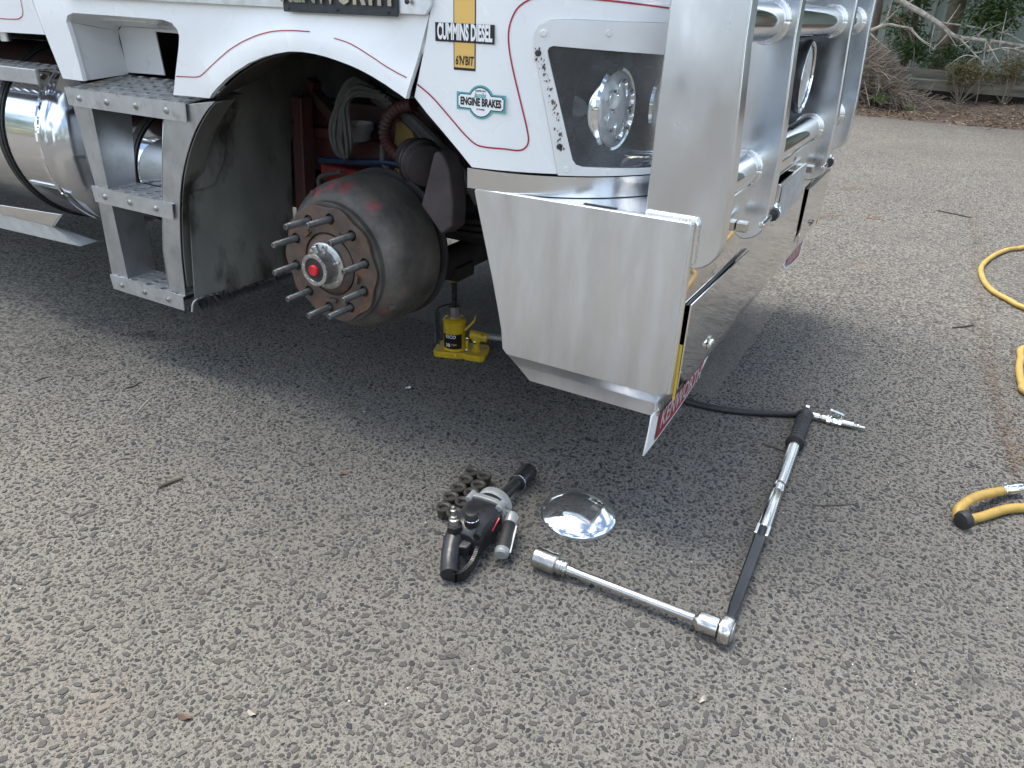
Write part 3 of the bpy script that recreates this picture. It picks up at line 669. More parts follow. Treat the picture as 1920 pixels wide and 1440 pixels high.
def badge_poly(w, h, r, n=28, cut=0.0):
    """rectangle with a round bulge above and below"""
    out = []; a = math.asin(min(1, h / r))
    xi = math.sqrt(max(0, r * r - h * h))
    def corner_(sx, sy):
        if cut <= 0: return [(sx * w, sy * h)]
        c = [(sx * (w - cut), sy * h), (sx * (w - cut * 0.9), sy * (h - cut * 0.75)), (sx * w, sy * (h - cut))]
        return c if sx * sy > 0 and False else c
    out += [(xi, h)] + corner_(1, 1) + corner_(1, -1)[::-1] + [(xi, -h)]
    for k in range(1, n): t = -a - (math.pi - 2 * a) * k / n; out.append((r * math.cos(t), r * math.sin(t)))
    out += [(-xi, -h)] + corner_(-1, -1) + corner_(-1, 1)[::-1] + [(-xi, h)]
    for k in range(1, n): t = math.pi - a - (math.pi - 2 * a) * k / n; out.append((r * math.cos(t), r * math.sin(t)))
    return out
jw = (jx1 - jx0) / 2; jh = (S(902, 160)[1] - S(902, 224)[1]) / 2; sh_ = jh * 0.52
def badge_layer(w, h, r, y, name, mat, parent, cut=0.0):
    return MB().prism([(jc[0] + p[0], y, jc[1] + p[1]) for p in badge_poly(w, h, r, cut=cut)], (0, 0.0004, 0)).build(name, mat, parent, smooth=False)
je = badge_layer(jw, sh_, jh, -0.0012, 'engine_brake_sticker', 'decal_teal', truck)
badge_layer(jw * 0.945, sh_ * 0.83, jh * 0.885, -0.0017, 'navy_outline', 'decal_navy', je, jw * 0.07)
badge_layer(jw * 0.915, sh_ * 0.74, jh * 0.825, -0.0022, 'white_field', 'decal_white', je, jw * 0.065)
text('ENGINE BRAKES', sh_ * 1.2, 'decal_black', je, 'lettering', (jc[0], -0.0024, jc[1] - jh * 0.02), (1, 0, 0), (0, 0, 1), 0.0003, 0.0010, width=jw * 1.66)
text('Jacobs', jh * 0.42, 'decal_teal', je, 'lettering', (jc[0] - jw * 0.03, -0.0024, jc[1] + jh * 0.40), (1, 0, 0.02), (0, 0, 1), 0.0003, 0.0004, shear=0.35, width=jw * 0.52)
text('EQUIPPED WITH', jh * 0.13, 'decal_navy', je, 'lettering', (jc[0], -0.0024, jc[1] + jh * 0.66), (1, 0, 0), (0, 0, 1), 0.0003, 0.0001, width=jw * 0.42)
text('OF POWER', jh * 0.13, 'decal_navy', je, 'lettering', (jc[0], -0.0024, jc[1] - jh * 0.42), (1, 0, 0), (0, 0, 1), 0.0003, 0.0001, width=jw * 0.34)
# ---- upper cab (above the picture; it throws the shade) with door window and windscreen
cabm = MB()
def rrect(x0, x1, y0, y1, r, n=6):
    P = []
    for cx, cy, a0 in ((x1 - r, y0 + r, -90), (x1 - r, y1 - r, 0), (x0 + r, y1 - r, 90), (x0 + r, y0 + r, 180)):
        for k in range(n + 1): t = R_(a0 + 90 * k / n); P.append((cx + r * math.cos(t), cy + r * math.sin(t)))
    return P
lv_ = [(1.362, 0.0, 0.0), (2.0, 0.0, 0.0), (2.5, 0.05, 0.03), (2.78, 0.12, 0.06), (2.86, 0.25, 0.15)]
rings = [[(x, y, z) for x, y in rrect(-2.62 + b * 0.3, XF - 0.005 - a, 0.006 + b, YF - 0.006 - b, 0.36 if a < 0.1 else 0.3)] for z, a, b in lv_]
nn = len(rings[0]); vv = [p for r in rings for p in r]
cabm.add(vv, [(i * nn + k, i * nn + (k + 1) % nn, (i + 1) * nn + (k + 1) % nn, (i + 1) * nn + k) for i in range(len(rings) - 1) for k in range(nn)] + [tuple(range(nn))[::-1], tuple((len(rings) - 1) * nn + k for k in range(nn))])
cabo = cabm.build('cab_shell', 'white', truck)
MB().prism([(-2.05, -0.002, 1.75), (-1.05, -0.002, 1.75), (-1.0, -0.002, 1.85), (-1.1, -0.002, 2.35), (-2.05, -0.002, 2.35)], (0, 0.02, 0)).build('door_window', 'glassdark', cabo, bevel=0.004)
MB().box(XF - 0.02, XF + 0.004, 0.4, YF - 0.4, 1.85, 2.35).build('windscreen', 'glassdark', cabo, bevel=0.01)
# ---- cab front below the windscreen: grille between plain panels
MB().box(XF - 0.03, XF, RC + 0.12, YF - 0.43, 0.9, 1.36).build('grille', 'polish', truck)
grm = bpy.data.objects['grille']
for k in range(11):
    z = 0.93 + k * 0.04; MB().box(XF + 0.001, XF + 0.012, RC + 0.16, YF - 0.47, z, z + 0.014).build('grille_bar', 'chrome', grm, bevel=0.002)
MB().box(XF - 0.03, XF, YF - 0.42, YF - 0.35, 0.9, 1.36).build('far_front_panel', 'white', truck)
fc = MB(); fc.prism([(XF, YF - 0.35, 0.9)] + [(U0 + RC * math.sin(t), YF - RC + RC * math.cos(t), 0.9) for t in [math.pi / 2 * (1 - k / 8) for k in range(9)]] + [(-1.3, YF, 0.9), (-1.3, YF - 0.3, 0.9)], (0, 0, 0.46)).build('far_corner_panel', 'white', truck)
# dark ceiling and walls inside the arch, some added to block light
MB().box(-2.6, -0.98, 0.16, YF - 0.1, 1.25, 1.35).build('floor_light_block', 'dirt', truck)  # dark slab added to block light from above the arch
MB().box(-1.02, -0.98, 0.25, YF - 0.2, 0.55, 1.25).build('radiator_support', 'dirt', truck)
MB().box(-2.62, -1.0, 1.05, 1.10, 0.5, 1.25).build('engine_cover', 'dirt', truck)
MB().box(-2.80, -2.78, 0.33, 0.70, 1.06, 1.3).build('pocket_sky_block', 'dirt', truck)  # added wall that hides bright sky behind the step pocket
MB().box(-2.62, -2.58, 0.60, YF - 0.1, 0.5, 1.25).build('bulkhead_light_block', 'dirt', truck)  # added wall that stops light leaking in from behind
# inner lip of the arch
il = MB(); A3 = [Vector((x, 0.014, z)) for x, z in arch] ; A4 = [p + Vector((0, 0.20, 0.05)) for p in A3]
il.add(A3 + A4, [(i, i + 1, len(A3) + i + 1, len(A3) + i) for i in range(len(A3) - 1)]).build('arch_liner', 'dirt', truck, solid=0.004)
# ---- rear quarter panel left of the cab
rq = sheet([(-4.6, ZT), (-4.6, 1.17), S(-40, 57), S(0, 60), S(50, 63), S(82, 65), S(56, -3), (S(50, -8)[0], ZT)], lambda u, z: Vector((u, 0.004, z)), h=0.05).build('rear_quarter_panel', 'white', truck, solid=0.02, bevel=0.005, face=(0, -1, 0))
ribbon(smooth2([S(*p) for p in [(-30, 33), (0, 35), (28, 36), (37, 33), (41, 25), (38, 5), (36, -8)]]), 0.003, 0, 'pinstripe', 'redline', rq, lambda u, z: Vector((u, 0.0025, z)))
MB().box(-4.6, -2.66, 0.03, YF, 1.362, 2.7).build('sleeper_shade_box', 'white', truck, bevel=0.08, seg=4)  # box body out of view, added for the shadow it casts
# ================================================================== access steps
sy = 0.0
fr_out_L = [S(*p) for p in [(122, 152), (140, 225), (163, 320), (186, 420), (207, 515)]]
Zb3 = S(207, 515)[1]
sf = MB()
def rail(poly, y0, y1): sf.prism([(x, y0, z) for x, z in poly], (0, y1 - y0, 0))
L_ = [S(*p) for p in [(124, 160), (176, 345), (209, 520), (238, 524), (200, 350), (166, 188)]]
railL = MB().prism([(x, 0.004, z) for x, z in L_], (0, 0.004, 0))
# left stringer cheek, running back into the body
c0 = [S3(166, 188, 0.008), S3(200, 350, 0.008), S3(238, 524, 0.008)]
def back(p, d): return Vector((p.x, p.y + d, p.z))
railL.add(c0 + [back(c0[0], 0.15), back(c0[1], 0.11), back(c0[2], 0.12)], [(0, 1, 4, 3), (1, 2, 5, 4)])
steps = railL.build('step_ladder', 'ladder', truck, solid=0.003, bevel=0.0015)
Rr_ = smooth2([S(*p) for p in [(402, 190), (384, 210), (362, 250), (346, 300), (337, 350), (335, 410), (338, 480), (346, 556)]], 4)
Rl_ = [S(*p) for p in [(316, 545), (305, 470), (303, 380), (303, 300), (306, 205), (345, 196)]]
rr = MB().prism([(x, 0.003, z) for x, z in Rr_ + Rl_], (0, 0.004, 0))
rr.build('ladder_cheek', 'ladder', steps, bevel=0.0015)
ci = MB(); Rb = [S3(*p, 0.008) for p in [(306, 205), (303, 300), (303, 380), (305, 470), (316, 545)]]
ci.add(Rb + [back(p, 0.10) for p in Rb], [(i, i + 1, 5 + i + 1, 5 + i) for i in range(4)]).build('ladder_cheek', 'ladder', steps, solid=0.003)
def tread(px0, py0, px1, py1, depth, nh, nd, name='tread', lip=0.052, ang=0.0, rise=0.0):
    p0, p1 = S(px0, py0), S(px1, py1); x0, x1 = p0[0], p1[0]; z = (p0[1] + p1[1]) / 2
    mb = MB(); cw = (x1 - x0) / nh; cd = depth / nd; th = 0.003; ns = 16
    for i in range(nh):
        for j in range(nd):
            cx = x0 + (i + 0.5) * cw; cy = -0.004 + (j + 0.5) * cd; r = min(cw, cd) * 0.40
            if (j % 2) and i == nh - 1: pass
            sq = []; ci_ = []
            for k in range(ns):
                a = 2 * math.pi * k / ns + math.pi / 4; c_, s_ = math.cos(a), math.sin(a); mxx = max(abs(c_), abs(s_))
                zz = lambda y_: z + rise * max(0, y_) / depth
                sq.append((cx + cw / 2 * c_ / mxx, cy + cd / 2 * s_ / mxx, zz(cy + cd / 2 * s_ / mxx))); ci_.append((cx + r * 1.15 * c_, cy + r * s_, zz(cy + r * s_) + 0.0022))
            dn = [(p[0], p[1], p[2] - 0.008) for p in ci_]
            mb.add(sq + ci_ + dn, [(k, (k + 1) % ns, ns + (k + 1) % ns, ns + k) for k in range(ns)] + [(ns + k, ns + (k + 1) % ns, 2 * ns + (k + 1) % ns, 2 * ns + k) for k in range(ns)])
    t = mb.build(name, 'tread', steps, angle=30)
    MB().add([(x0 + 0.004, 0.0, z - 0.016), (x1 - 0.004, 0.0, z - 0.016), (x1 - 0.004, depth - 0.01, z - 0.016 + rise), (x0 + 0.004, depth - 0.01, z - 0.016 + rise)], [(0, 1, 2, 3)]).build('hole_shade_sheet', 'dirt', steps)  # added dark sheet that makes the tread holes look shaded
    # serrated front lip
    n = int((x1 - x0) / 0.009); top_ = []
    for k in range(n * 2 + 1):
        x = x0 + (x1 - x0) * k / (2 * n); top_.append((x, z + (0.0055 if k % 2 else 0.0)))
    lp = [(x1 - 0.006, z - lip), (x0 + 0.004 + lip * ang, z - lip)]
    lo = MB().prism([(x, -0.007, zz) for x, zz in top_ + lp], (0, 0.003, 0)).build('tread_lip', 'tread', steps)
    return x0, x1, z, lip
for a in [(122, 156, 352, 205, 0.23, 9, 6, 4), (174, 346, 326, 386, 0.13, 6, 4, 3), (209, 514, 346, 557, 0.125, 5, 4, 3)]:
    x0, x1, z, lip = tread(*a[:7], rise=0.030 if a[4] > 0.2 else 0.0)
    for k in range(a[7]):
        x = x0 + (x1 - x0) * (k + 0.5) / (a[7] + 0.12)
        MB().lathe([(0.0105, 0), (0.0105, 0.002), (0.007, 0.0035), (0.006, 0.008), (0.0035, 0.0085)], (x, -0.0068, z - lip * 0.5), (0, -1, 0), 12).build('bolt', 'socket', steps)
# ================================================================== tanks
def tank(x0, x1, yc, zc, r, name, straps, ends=True):
    L = x1 - x0
    t = MB().lathe([(r, 0), (r, L)], (x0, yc, zc), (1, 0, 0), 72, cap0=True, cap1=False).build(name, 'polish', truck, angle=30)
    MB().torus((x1 - 0.004, yc, zc), (1, 0, 0), r - 0.004, 0.011, 72, 8).build('end_rim', 'chrome', t)
    pr = [(r - 0.002, 0)] + [(r * math.cos(a), 0.02 + 0.115 * math.sin(a)) for a in [R_(q) for q in (6, 15, 25, 36, 48, 60, 72, 82)]] + [(0.01, 0.136)]
    MB().lathe(pr, (x1, yc, zc), (1, 0, 0), 72).build('end_dome', 'tank_end', t)
    for xs in straps:
        MB().lathe([(r + 0.002, -0.022), (r + 0.006, -0.022), (r + 0.006, 0.022), (r + 0.002, 0.022)], (xs, yc, zc), (1, 0, 0), 72, False, False).build('strap', 'rubber', t)
        MB().lathe([(r + 0.0065, -0.012), (r + 0.009, -0.012), (r + 0.009, 0.012), (r + 0.0065, 0.012)], (xs, yc, zc), (1, 0, 0), 72, False, False).build('strap_band', 'darkmetal', t)
    return t
tk = tank(-5.2, -2.88, 0.375, 0.725, 0.34, 'fuel_tank', (-3.12, -4.3))
tk2 = tank(-2.72, -2.30, 0.345, 0.66, 0.215, 'air_tank', (-2.50,))
# bracket below the tank
q0, q1, q2, q3 = [S3(*p, 0.02) for p in [(-10, 383), (113, 402), (98, 425), (-10, 399)]]
br = MB().prism([q0, q1, q2, q3], (0, 0.012, 0))
br.build('tank_bracket', 'polish', truck, bevel=0.002)
MB().add([S3(-10, 399, 0.03), S3(98, 425, 0.03), S3(185, 452, 0.25), S3(150, 462, 0.06), S3(-10, 425, 0.04)], [(0, 1, 2, 3, 4)]).build('tank_cradle', 'tread', truck, solid=0.01)
sz = S(45, 128)[1]
stepp = MB().box(-4.2, S(64, 125)[0], -0.002, 0.012, S(0, 150)[1], sz).build('tank_step', 'tread', truck, bevel=0.003)
ts = MB(); 
for i in range(14):
    for j in range(3):
        cx = S(64, 125)[0] - 0.03 - i * 0.06; cy = 0.035 + j * 0.045; sq = []; c2 = []
        for k in range(12):
            a = 2 * math.pi * k / 12 + math.pi / 4; c_, s_ = math.cos(a), math.sin(a); m_ = max(abs(c_), abs(s_)); sq.append((cx + 0.03 * c_ / m_, cy + 0.0225 * s_ / m_, sz)); c2.append((cx + 0.02 * c_, cy + 0.013 * s_, sz + 0.002))
        ts.add(sq + c2 + [(p[0], p[1], sz - 0.006) for p in c2], [(k, (k + 1) % 12, 12 + (k + 1) % 12, 12 + k) for k in range(12)] + [(12 + k, 12 + (k + 1) % 12, 24 + (k + 1) % 12, 24 + k) for k in range(12)])
ts.build('step_plate', 'tread', stepp)
MB().bar((-2.84, 0.10, sz - 0.004), (-2.70, 0.16, sz - 0.02), 0.10, 0.006).build('step_bracket', 'brushed', stepp, bevel=0.002)
MB().box(-5.0, -1.15, 0.78, 1.30, 0.42, 1.15).build('engine_light_block', 'dirt', truck, bevel=0.05)  # plain box added to stop light crossing under the truck
ft = tank(-5.2, -2.5, 1.70, 0.725, 0.34, 'fuel_tank', (-3.12, -4.3)); ft['label'] = 'unseen fuel tank on the far side, added to block light'  # far tank, added to block light from that side
MB().box(-2.4, -2.0, 1.45, 2.0, 0.33, 1.2).build('far_step_light_block', 'dirt', truck, bevel=0.02)  # far step box, added to block light under the truck
for y in (0.16, 1.60):  # rear wheels out of view, added to block light from the left
    rw = MB().lathe([(0.28, 0.02), (0.30, 0.0), (0.42, 0.0), (0.485, 0.02), (0.505, 0.05), (0.505, 0.23), (0.485, 0.26), (0.42, 0.28), (0.30, 0.28), (0.28, 0.26)], (-6.3, y, 0.506), (0, 1, 0), 64).build('rear_tyre', 'rubber', truck)
    MB().lathe([(0.285, 0.03), (0.27, 0.10), (0.12, 0.20), (0.10, 0.25)], (-6.3, y, 0.506), (0, 1, 0), 48).build('rim', 'polish', rw)
MB().box(-8.5, -4.7, 0.05, YF, 1.2, 2.9).build('tray_sky_block', 'white', truck, bevel=0.03)  # rear body out of view, added to block the sky
# chassis rails
for y in (0.62, 1.36):
    MB().box(-8.0, -0.75, y, y + 0.07, 0.66, 0.92).build('chassis_rail', 'redpaint', truck, bevel=0.006)
MB().box(-4.4, -2.66, 0.06, 0.60, 1.115, 1.15).build('deck_support', 'redpaint', truck, bevel=0.004)
MB().cyl((-3.0, 0.08, 1.08), (-3.0, 0.08, 1.17), 0.018).build('deck_post', 'brushed', truck)
# ================================================================== inner guard behind the wheel
GX = -2.09
g_out = [F3(*p, GX) for p in [(362, 205), (425, 150), (500, 112), (592, 110), (590, 150), (548, 268), (551, 400), (556, 505), (470, 528), (420, 548), (366, 562), (360, 480), (352, 360)]]
def gmap(u, z):
    return Vector((GX + 0.02 * math.sin(u * 7) + (0.03 if z > 0.86 else 0) * min(1, (z - 0.86) / 0.05), u, z))
gd = sheet([(p.y, p.z) for p in g_out], gmap, h=0.03).build('inner_guard', 'guard', truck, solid=0.004, face=(1, 0, 0))
fl = [(p.y, p.z) for p in [F3(*q, GX + 0.012) for q in [(395, 190), (425, 205), (412, 300), (395, 345), (356, 358), (372, 290)]]]
sheet(fl, lambda u, z: gmap(u, z) + Vector((0.012, 0, 0)), h=0.03).build('guard_overlap', 'guard', gd, solid=0.003, face=(1, 0, 0))
for px, py in [(548, 228), (420, 190), (470, 140)]:
    p = F3(px, py, GX + 0.04); MB().lathe([(0.009, 0), (0.009, 0.004), (0.004, 0.006)], p, (1, 0, 0), 10).build('guard_bolt', 'darkmetal', gd)
# brush hanging under the guard
bm_ = MB(); br_ = random.Random(3)
for k in range(1700):
    t = br_.random(); px = 366 + 178 * t; py = 562 - 56 * t + br_.uniform(-3, 5)
    p = F3(px, py, GX + br_.uniform(-0.03, 0.02)); d = Vector((br_.gauss(0.2, 0.25), br_.gauss(0, 0.25), -1)).normalized(); L = br_.uniform(0.03, 0.06) * (1 - 0.35 * t); w = 0.0012
    s_ = d.cross(Vector((br_.random() - .5, br_.random() - .5, 0.1))).normalized() * w
    bm_.add([p - s_, p + s_, p + d * L], [(0, 1, 2)])
o = bm_.build('brush_bristles', 'rubber', gd, smooth=False, recalc=False); o['kind'] = 'stuff'
MB().tube(smoothpath([F3(*p, GX + 0.008) for p in [(360, 585), (364, 566), (385, 556), (430, 546), (500, 526), (552, 506)]]), 0.004, 6).build('guard_edge', 'greyal', gd)
# bent side strip between the ladder and the guard
ss = MB(); Lp = smooth2([S(*p) for p in [(400, 192), (384, 212), (363, 252), (347, 302), (339, 352), (337, 410), (340, 480), (347, 540)]], 3)
a_ = [Vector((x, 0.008, z)) for x, z in Lp]; b_ = [Vector((x - 0.01, 0.09, z + 0.004)) for x, z in Lp]
ss.add(a_ + b_, [(i, i + 1, len(a_) + i + 1, len(a_) + i) for i in range(len(a_) - 1)]).build('ladder_return', 'guard', truck, solid=0.003)
# ================================================================== bare front hub and brake drum
HX, HY, HZ = -1.529, 0.08, 0.533
AX = (0, -1, 0)
prof = [(0.055, -0.24), (0.230, -0.24), (0.237, -0.234), (0.2385, -0.20), (0.2375, -0.165), (0.2365, -0.16), (0.236, -0.11), (0.231, -0.080), (0.218, -0.054), (0.200, -0.034), (0.190, -0.028), (0.186, -0.022), (0.186, -0.004), (0.10, -0.004)]
drum = MB().lathe(prof, (0, 0, 0), AX, 96, True, True).build('brake_drum', 'drum', truck, angle=28)
drum.location = (HX, HY, HZ)
def hubpart(mb, name, mat, **k): return mb.build(name, mat, drum, **k)
# rusty mounting flange: plate with scalloped edge and ten stud holes
fpts = []
for k in range(120):
    a = 2 * math.pi * k / 120; fpts.append(((0.178 + 0.0045 * math.cos(10 * a)) * math.cos(a), (0.178 + 0.0045 * math.cos(10 * a)) * math.sin(a)))
PCR = 0.1425
holes = []
for k in range(10):
    a = 2 * math.pi * (k + 0.32) / 10; holes.append([(PCR * math.cos(a) + 0.0165 * math.cos(t), PCR * math.sin(a) + 0.0165 * math.sin(t)) for t in [2 * math.pi * i / 14 for i in range(14)]])
inner = [(0.098 * math.cos(t), 0.098 * math.sin(t)) for t in [2 * math.pi * i / 40 for i in range(40)]]
hubpart(sheet(fpts, lambda u, v: Vector((u, -0.012, v)), holes=holes + [inner], h=0.02), 'mounting_flange', 'flange', solid=0.010, soff=-1, bevel=0.002, face=(0, -1, 0))
for k in range(10):
    a = 2 * math.pi * (k + 0.32) / 10; p = Vector((PCR * math.cos(a), -0.002, PCR * math.sin(a)))
    pr = [(0.0105, 0.0)]
    n_ = 26
    for i in range(n_): h = 0.012 + 0.088 * i / n_; pr += [(0.0103, h), (0.0096, h + 0.0014)]
    pr += [(0.0098, 0.1005), (0.008, 0.1035), (0.0045, 0.1035), (0.004, 0.1015)]
    hubpart(MB().lathe(pr, p, AX, 14), 'wheel_stud', 'stud')
for k in range(5):
    a = 2 * math.pi * (k + 0.82 + 0.0) / 5 ; c = Vector((0.113 * math.cos(a), -0.014, 0.113 * math.sin(a))); u = Vector((-math.sin(a), 0, math.cos(a))); w = Vector((math.cos(a), 0, math.sin(a)))
    hubpart(MB().obox(c, u * 0.013, w * 0.006, Vector((0, 0.010, 0))), 'pilot_pad', 'flange', bevel=0.002)
hubpart(MB().lathe([(0.092, -0.004), (0.092, 0.010), (0.080, 0.018), (0.070, 0.022)], (0, 0, 0), AX, 48), 'hub_neck', 'flange')
hubpart(MB().lathe([(0.070, 0.020), (0.0715, 0.022), (0.0715, 0.030), (0.066, 0.033), (0.054, 0.035), (0.051, 0.045), (0.050, 0.070), (0.050, 0.076), (0.0485, 0.079), (0.037, 0.079), (0.035, 0.074)], (0, 0, 0), AX, 56), 'oil_cap', 'hubcap')
hubpart(MB().lathe([(0.0365, 0.073), (0.0365, 0.0755), (0.018, 0.0765)], (0, 0, 0), AX, 40), 'cap_window', 'rubber')
hubpart(MB().lathe([(0.0165, 0.076), (0.0165, 0.083), (0.0145, 0.086), (0.011, 0.086), (0.0105, 0.084), (0.003, 0.084)], (0, 0, 0), AX, 30), 'vent_plug', 'redpl')
for k in range(6):
    a = R_(20 + 60 * k); hubpart(MB().lathe([(0.0065, 0.032), (0.0065, 0.038), (0.004, 0.039)], (0.061 * math.cos(a), 0, 0.061 * math.sin(a)), AX, 6), 'cap_bolt', 'chrome_worn')
    a = R_(50 + 60 * k); hubpart(MB().lathe([(0.0028, 0.079), (0.0028, 0.081), (0.0015, 0.0815)], (0.043 * math.cos(a), 0, 0.043 * math.sin(a)), AX, 8), 'cap_screw', 'chrome_worn')
hubpart(MB().cyl((-0.004, -0.052, 0.042), (-0.012, -0.056, 0.068), 0.011, n=12, bev=0.002), 'fill_plug', 'hubcap')
for a in (R_(-33), R_(118)):
    c = Vector((0.215 * math.cos(a), 0.055, 0.215 * math.sin(a))); hubpart(MB().obox(c, (0.008, -0.006, 0), (0.004, 0.012, 0), (0, 0, 0.008)), 'cast_lug', 'drum', bevel=0.002)
MB().lathe([(0.245, 0.0), (0.245, 0.006), (0.10, 0.006)], (0, 0.262, 0), (0, 1, 0), 64).build('dust_shield', 'dirt', drum)
# axle, spring, steering and the clutter behind the wheel
axle = MB().tube([(HX, 0.34, HZ - 0.03), (HX, 0.46, HZ - 0.05), (HX, 0.62, HZ - 0.16), (HX, 1.4, HZ - 0.16), (HX, 1.6, HZ - 0.05), (HX, 1.72, HZ - 0.03)], [0.06, 0.07, 0.058, 0.055, 0.07, 0.06], 12).build('axle_beam', 'dirt', truck)
MB().box(HX - 0.06, HX + 0.07, 0.66, 0.78, 0.315, 0.37).build('axle_pad', 'dirt', axle, bevel=0.006)
MB().box(HX - 0.06, HX + 0.06, 0.30, 0.36, HZ - 0.11, HZ + 0.11).build('steering_knuckle', 'dirt', axle, bevel=0.015)
for i in range(3):
    z = HZ - 0.02 + 0.022 * i; P = [(HX + t * (0.75 - 0.1 * i), 0.68, z + 0.10 * t * t) for t in [-1 + q / 8 for q in range(17)]]
    mb = MB()
    for a, b in zip(P[:-1], P[1:]): mb.bar(a, b, 0.085, 0.016)
    mb.build('spring_leaf', 'dirt', axle)
# brake chamber with dark wedge-shaped steering arm in front
bc = S3(800, 312, 0.36); a1 = Vector((0.80, -0.45, -0.1)).normalized()
ch = MB().lathe([(0.03, -0.12), (0.058, -0.11), (0.064, -0.06), (0.071, -0.055), (0.071, -0.035), (0.065, -0.03), (0.062, 0.0), (0.02, 0.01)], bc, a1, 36).build('brake_chamber', 'armgrey', truck)
MB().torus(bc - a1 * 0.045, a1, 0.070, 0.005, 36, 6).build('clamp_band', 'darkmetal', ch)
w = [S3(*p, 0.20) for p in [(812, 286), (820, 282), (833, 296), (841, 320), (848, 380), (846, 425), (826, 440), (806, 410), (788, 385), (798, 345)]]
MB().prism(w, (0.02, 0.05, 0)).build('steering_arm', 'armgrey', truck, bevel=0.008)
w = S3(670, 245, 0.55)
MB().lathe([(0.058, 0.0), (0.062, 0.02), (0.058, 0.026), (0.05, -0.0), (0.045, -0.03), (0.02, -0.045)], w, (0, 0, 1), 32).build('air_bellows_cap', 'greyal', truck)
yb = [S3(*p, 0.48) for p in [(742, 228), (757, 226), (772, 240), (776, 270), (765, 300), (752, 345), (748, 375), (738, 330), (736, 280)]]
MB().prism(yb, (0.02, 0.06, 0)).build('engine_bracket', 'ochre', truck, bevel=0.006)
MB().tube(smoothpath([S3(*p, 0.42) for p in [(775, 195), (752, 200), (732, 215), (722, 240), (725, 265), (738, 285), (760, 300)]], 6), [0.019 if i % 2 else 0.0225 for i in range(37)], 12).build('convoluted_duct', 'redpaint', truck)
cbr = random.Random(5)
for k in range(11):
    j = [cbr.gauss(0, 5) for _ in range(4)]; yo = 0.38 + 0.05 * cbr.random()
    pth = [S3(700 + k * 3, 165 + k * 2, yo), S3(668 + j[0], 148 + k * 3.0, yo), S3(640 + j[1] * .6 + k, 180 + k * 2, yo), S3(624 + k * 3.0 + j[2] * .6, 235, yo), S3(622 + k * 3.6, 272 + j[3], yo), S3(640 + k * 1.5, 292 + j[0] * .5, yo + 0.02), S3(652, 250, yo + 0.05)]
    MB().tube(smoothpath(pth), 0.0075, 7).build('cable_loop', 'greycable', truck)
for pth, r, m in [([(690, 160), (735, 195), (775, 225), (830, 280), (872, 330), (900, 380)], 0.019, 'greycable'), ([(700, 185), (760, 225), (830, 300), (890, 350)], 0.012, 'rubber'), ([(600, 300), (640, 302), (690, 304), (735, 306), (780, 320)], 0.012, 'blue'),
                  ([(720, 255), (718, 300), (728, 320), (735, 345), (722, 370)], 0.011, 'greycable'), ([(600, 360), (600, 332), (640, 322)], 0.008, 'greycable'), ([(680, 105), (720, 160), (790, 200), (850, 260)], 0.014, 'rubber')]:
    MB().tube(smoothpath([S3(*p, 0.46) for p in pth]), r, 10).build('hose', m, truck)
p = S3(680, 288, 0.56); MB().cyl(p, p + Vector((0.20, 0, 0)), 0.05, n=20, bev=0.01).build('red_reservoir', 'redpaint', truck)
p = S3(618, 320, 0.50); MB().obox(p + Vector((0.11, 0.03, -0.02)), (0.16, 0, -0.01), (0, 0.03, 0), (0, 0, 0.035)).build('red_casting', 'redpl_dull', truck, bevel=0.015)
for a, b in [((585, 170), (635, 225)), ((590, 150), (560, 260)), ((580, 245), (640, 250))]:
    MB().bar(S3(*a, 0.60), S3(*b, 0.60), 0.05, 0.035).build('cross_brace', 'redpaint', truck, bevel=0.004)
MB().bar(S3(565, 180, 0.52), S3(578, 470, 0.52), 0.06, 0.05).build('frame_post', 'redpaint', truck, bevel=0.005)
# far front wheel
fw = MB().lathe([(0.28, 0.02), (0.30, 0.0), (0.42, 0.0), (0.485, 0.02), (0.505, 0.05), (0.505, 0.23), (0.485, 0.26), (0.42, 0.28), (0.30, 0.28), (0.28, 0.26)], (HX, YF - 0.33, 0.506), (0, 1, 0), 64).build('front_tyre', 'rubber', truck)
MB().lathe([(0.285, 0.03), (0.27, 0.10), (0.12, 0.20), (0.10, 0.25)], (HX, YF - 0.33, 0.506), (0, 1, 0), 48).build('rim', 'polish', fw)
# ================================================================== bumper
ZB = 0.852
lev = [(0, ZB, -0.967), (0, 0.80, -0.955), (0, 0.72, -0.933), (0, 0.64, -0.912), (0, 0.56, -0.893), (0, 0.50, -0.881), (0, 0.438, -0.874), (0.006, 0.430, -0.872), (0.030, 0.392, -0.855), (0.032, 0.385, -0.848), (0.032, 0.352, -0.81), (0.045, 0.348, -0.80)]
BX = -0.415
bmm = MB(); vs = []; PC = 0
for off, z, xr in lev:
    ring = [(xr, 0.006 + off)]
    ring += [(xr + (BX - 0.02 - off - xr) * t, 0.006 + off) for t in (0.33, 0.66)]
    for k in range(5):
        a = R_(-90 + 90 * k / 4); ring.append((BX - off - 0.012 + 0.012 * math.cos(a), 0.006 + off + 0.012 + 0.012 * math.sin(a)))
    ring += [(BX - off, y) for y in (0.5, 1.0, 1.5)]
    for k in range(5):
        a = R_(0 + 90 * k / 4); ring.append((BX - off - 0.012 + 0.012 * math.cos(a), YF - off - 0.012 + 0.012 * math.sin(a)))
    ring += [(xr, YF - off)]
    PC = len(ring); vs += [(x, y, z) for x, y in ring]
bmm.add(vs, [(i * PC + k, i * PC + k + 1, (i + 1) * PC + k + 1, (i + 1) * PC + k) for i in range(len(lev) - 1) for k in range(PC - 1)])
bump = bmm.build('bumper', 'mirror', truck, solid=0.004, soff=-1, angle=25, face=(1, 0, 0))
bump.data.materials.append(M['brushed'])
for f_ in bump.data.polygons:
    if abs(f_.normal.x) < 0.6 and f_.center.y < 0.06: f_.material_index = 1
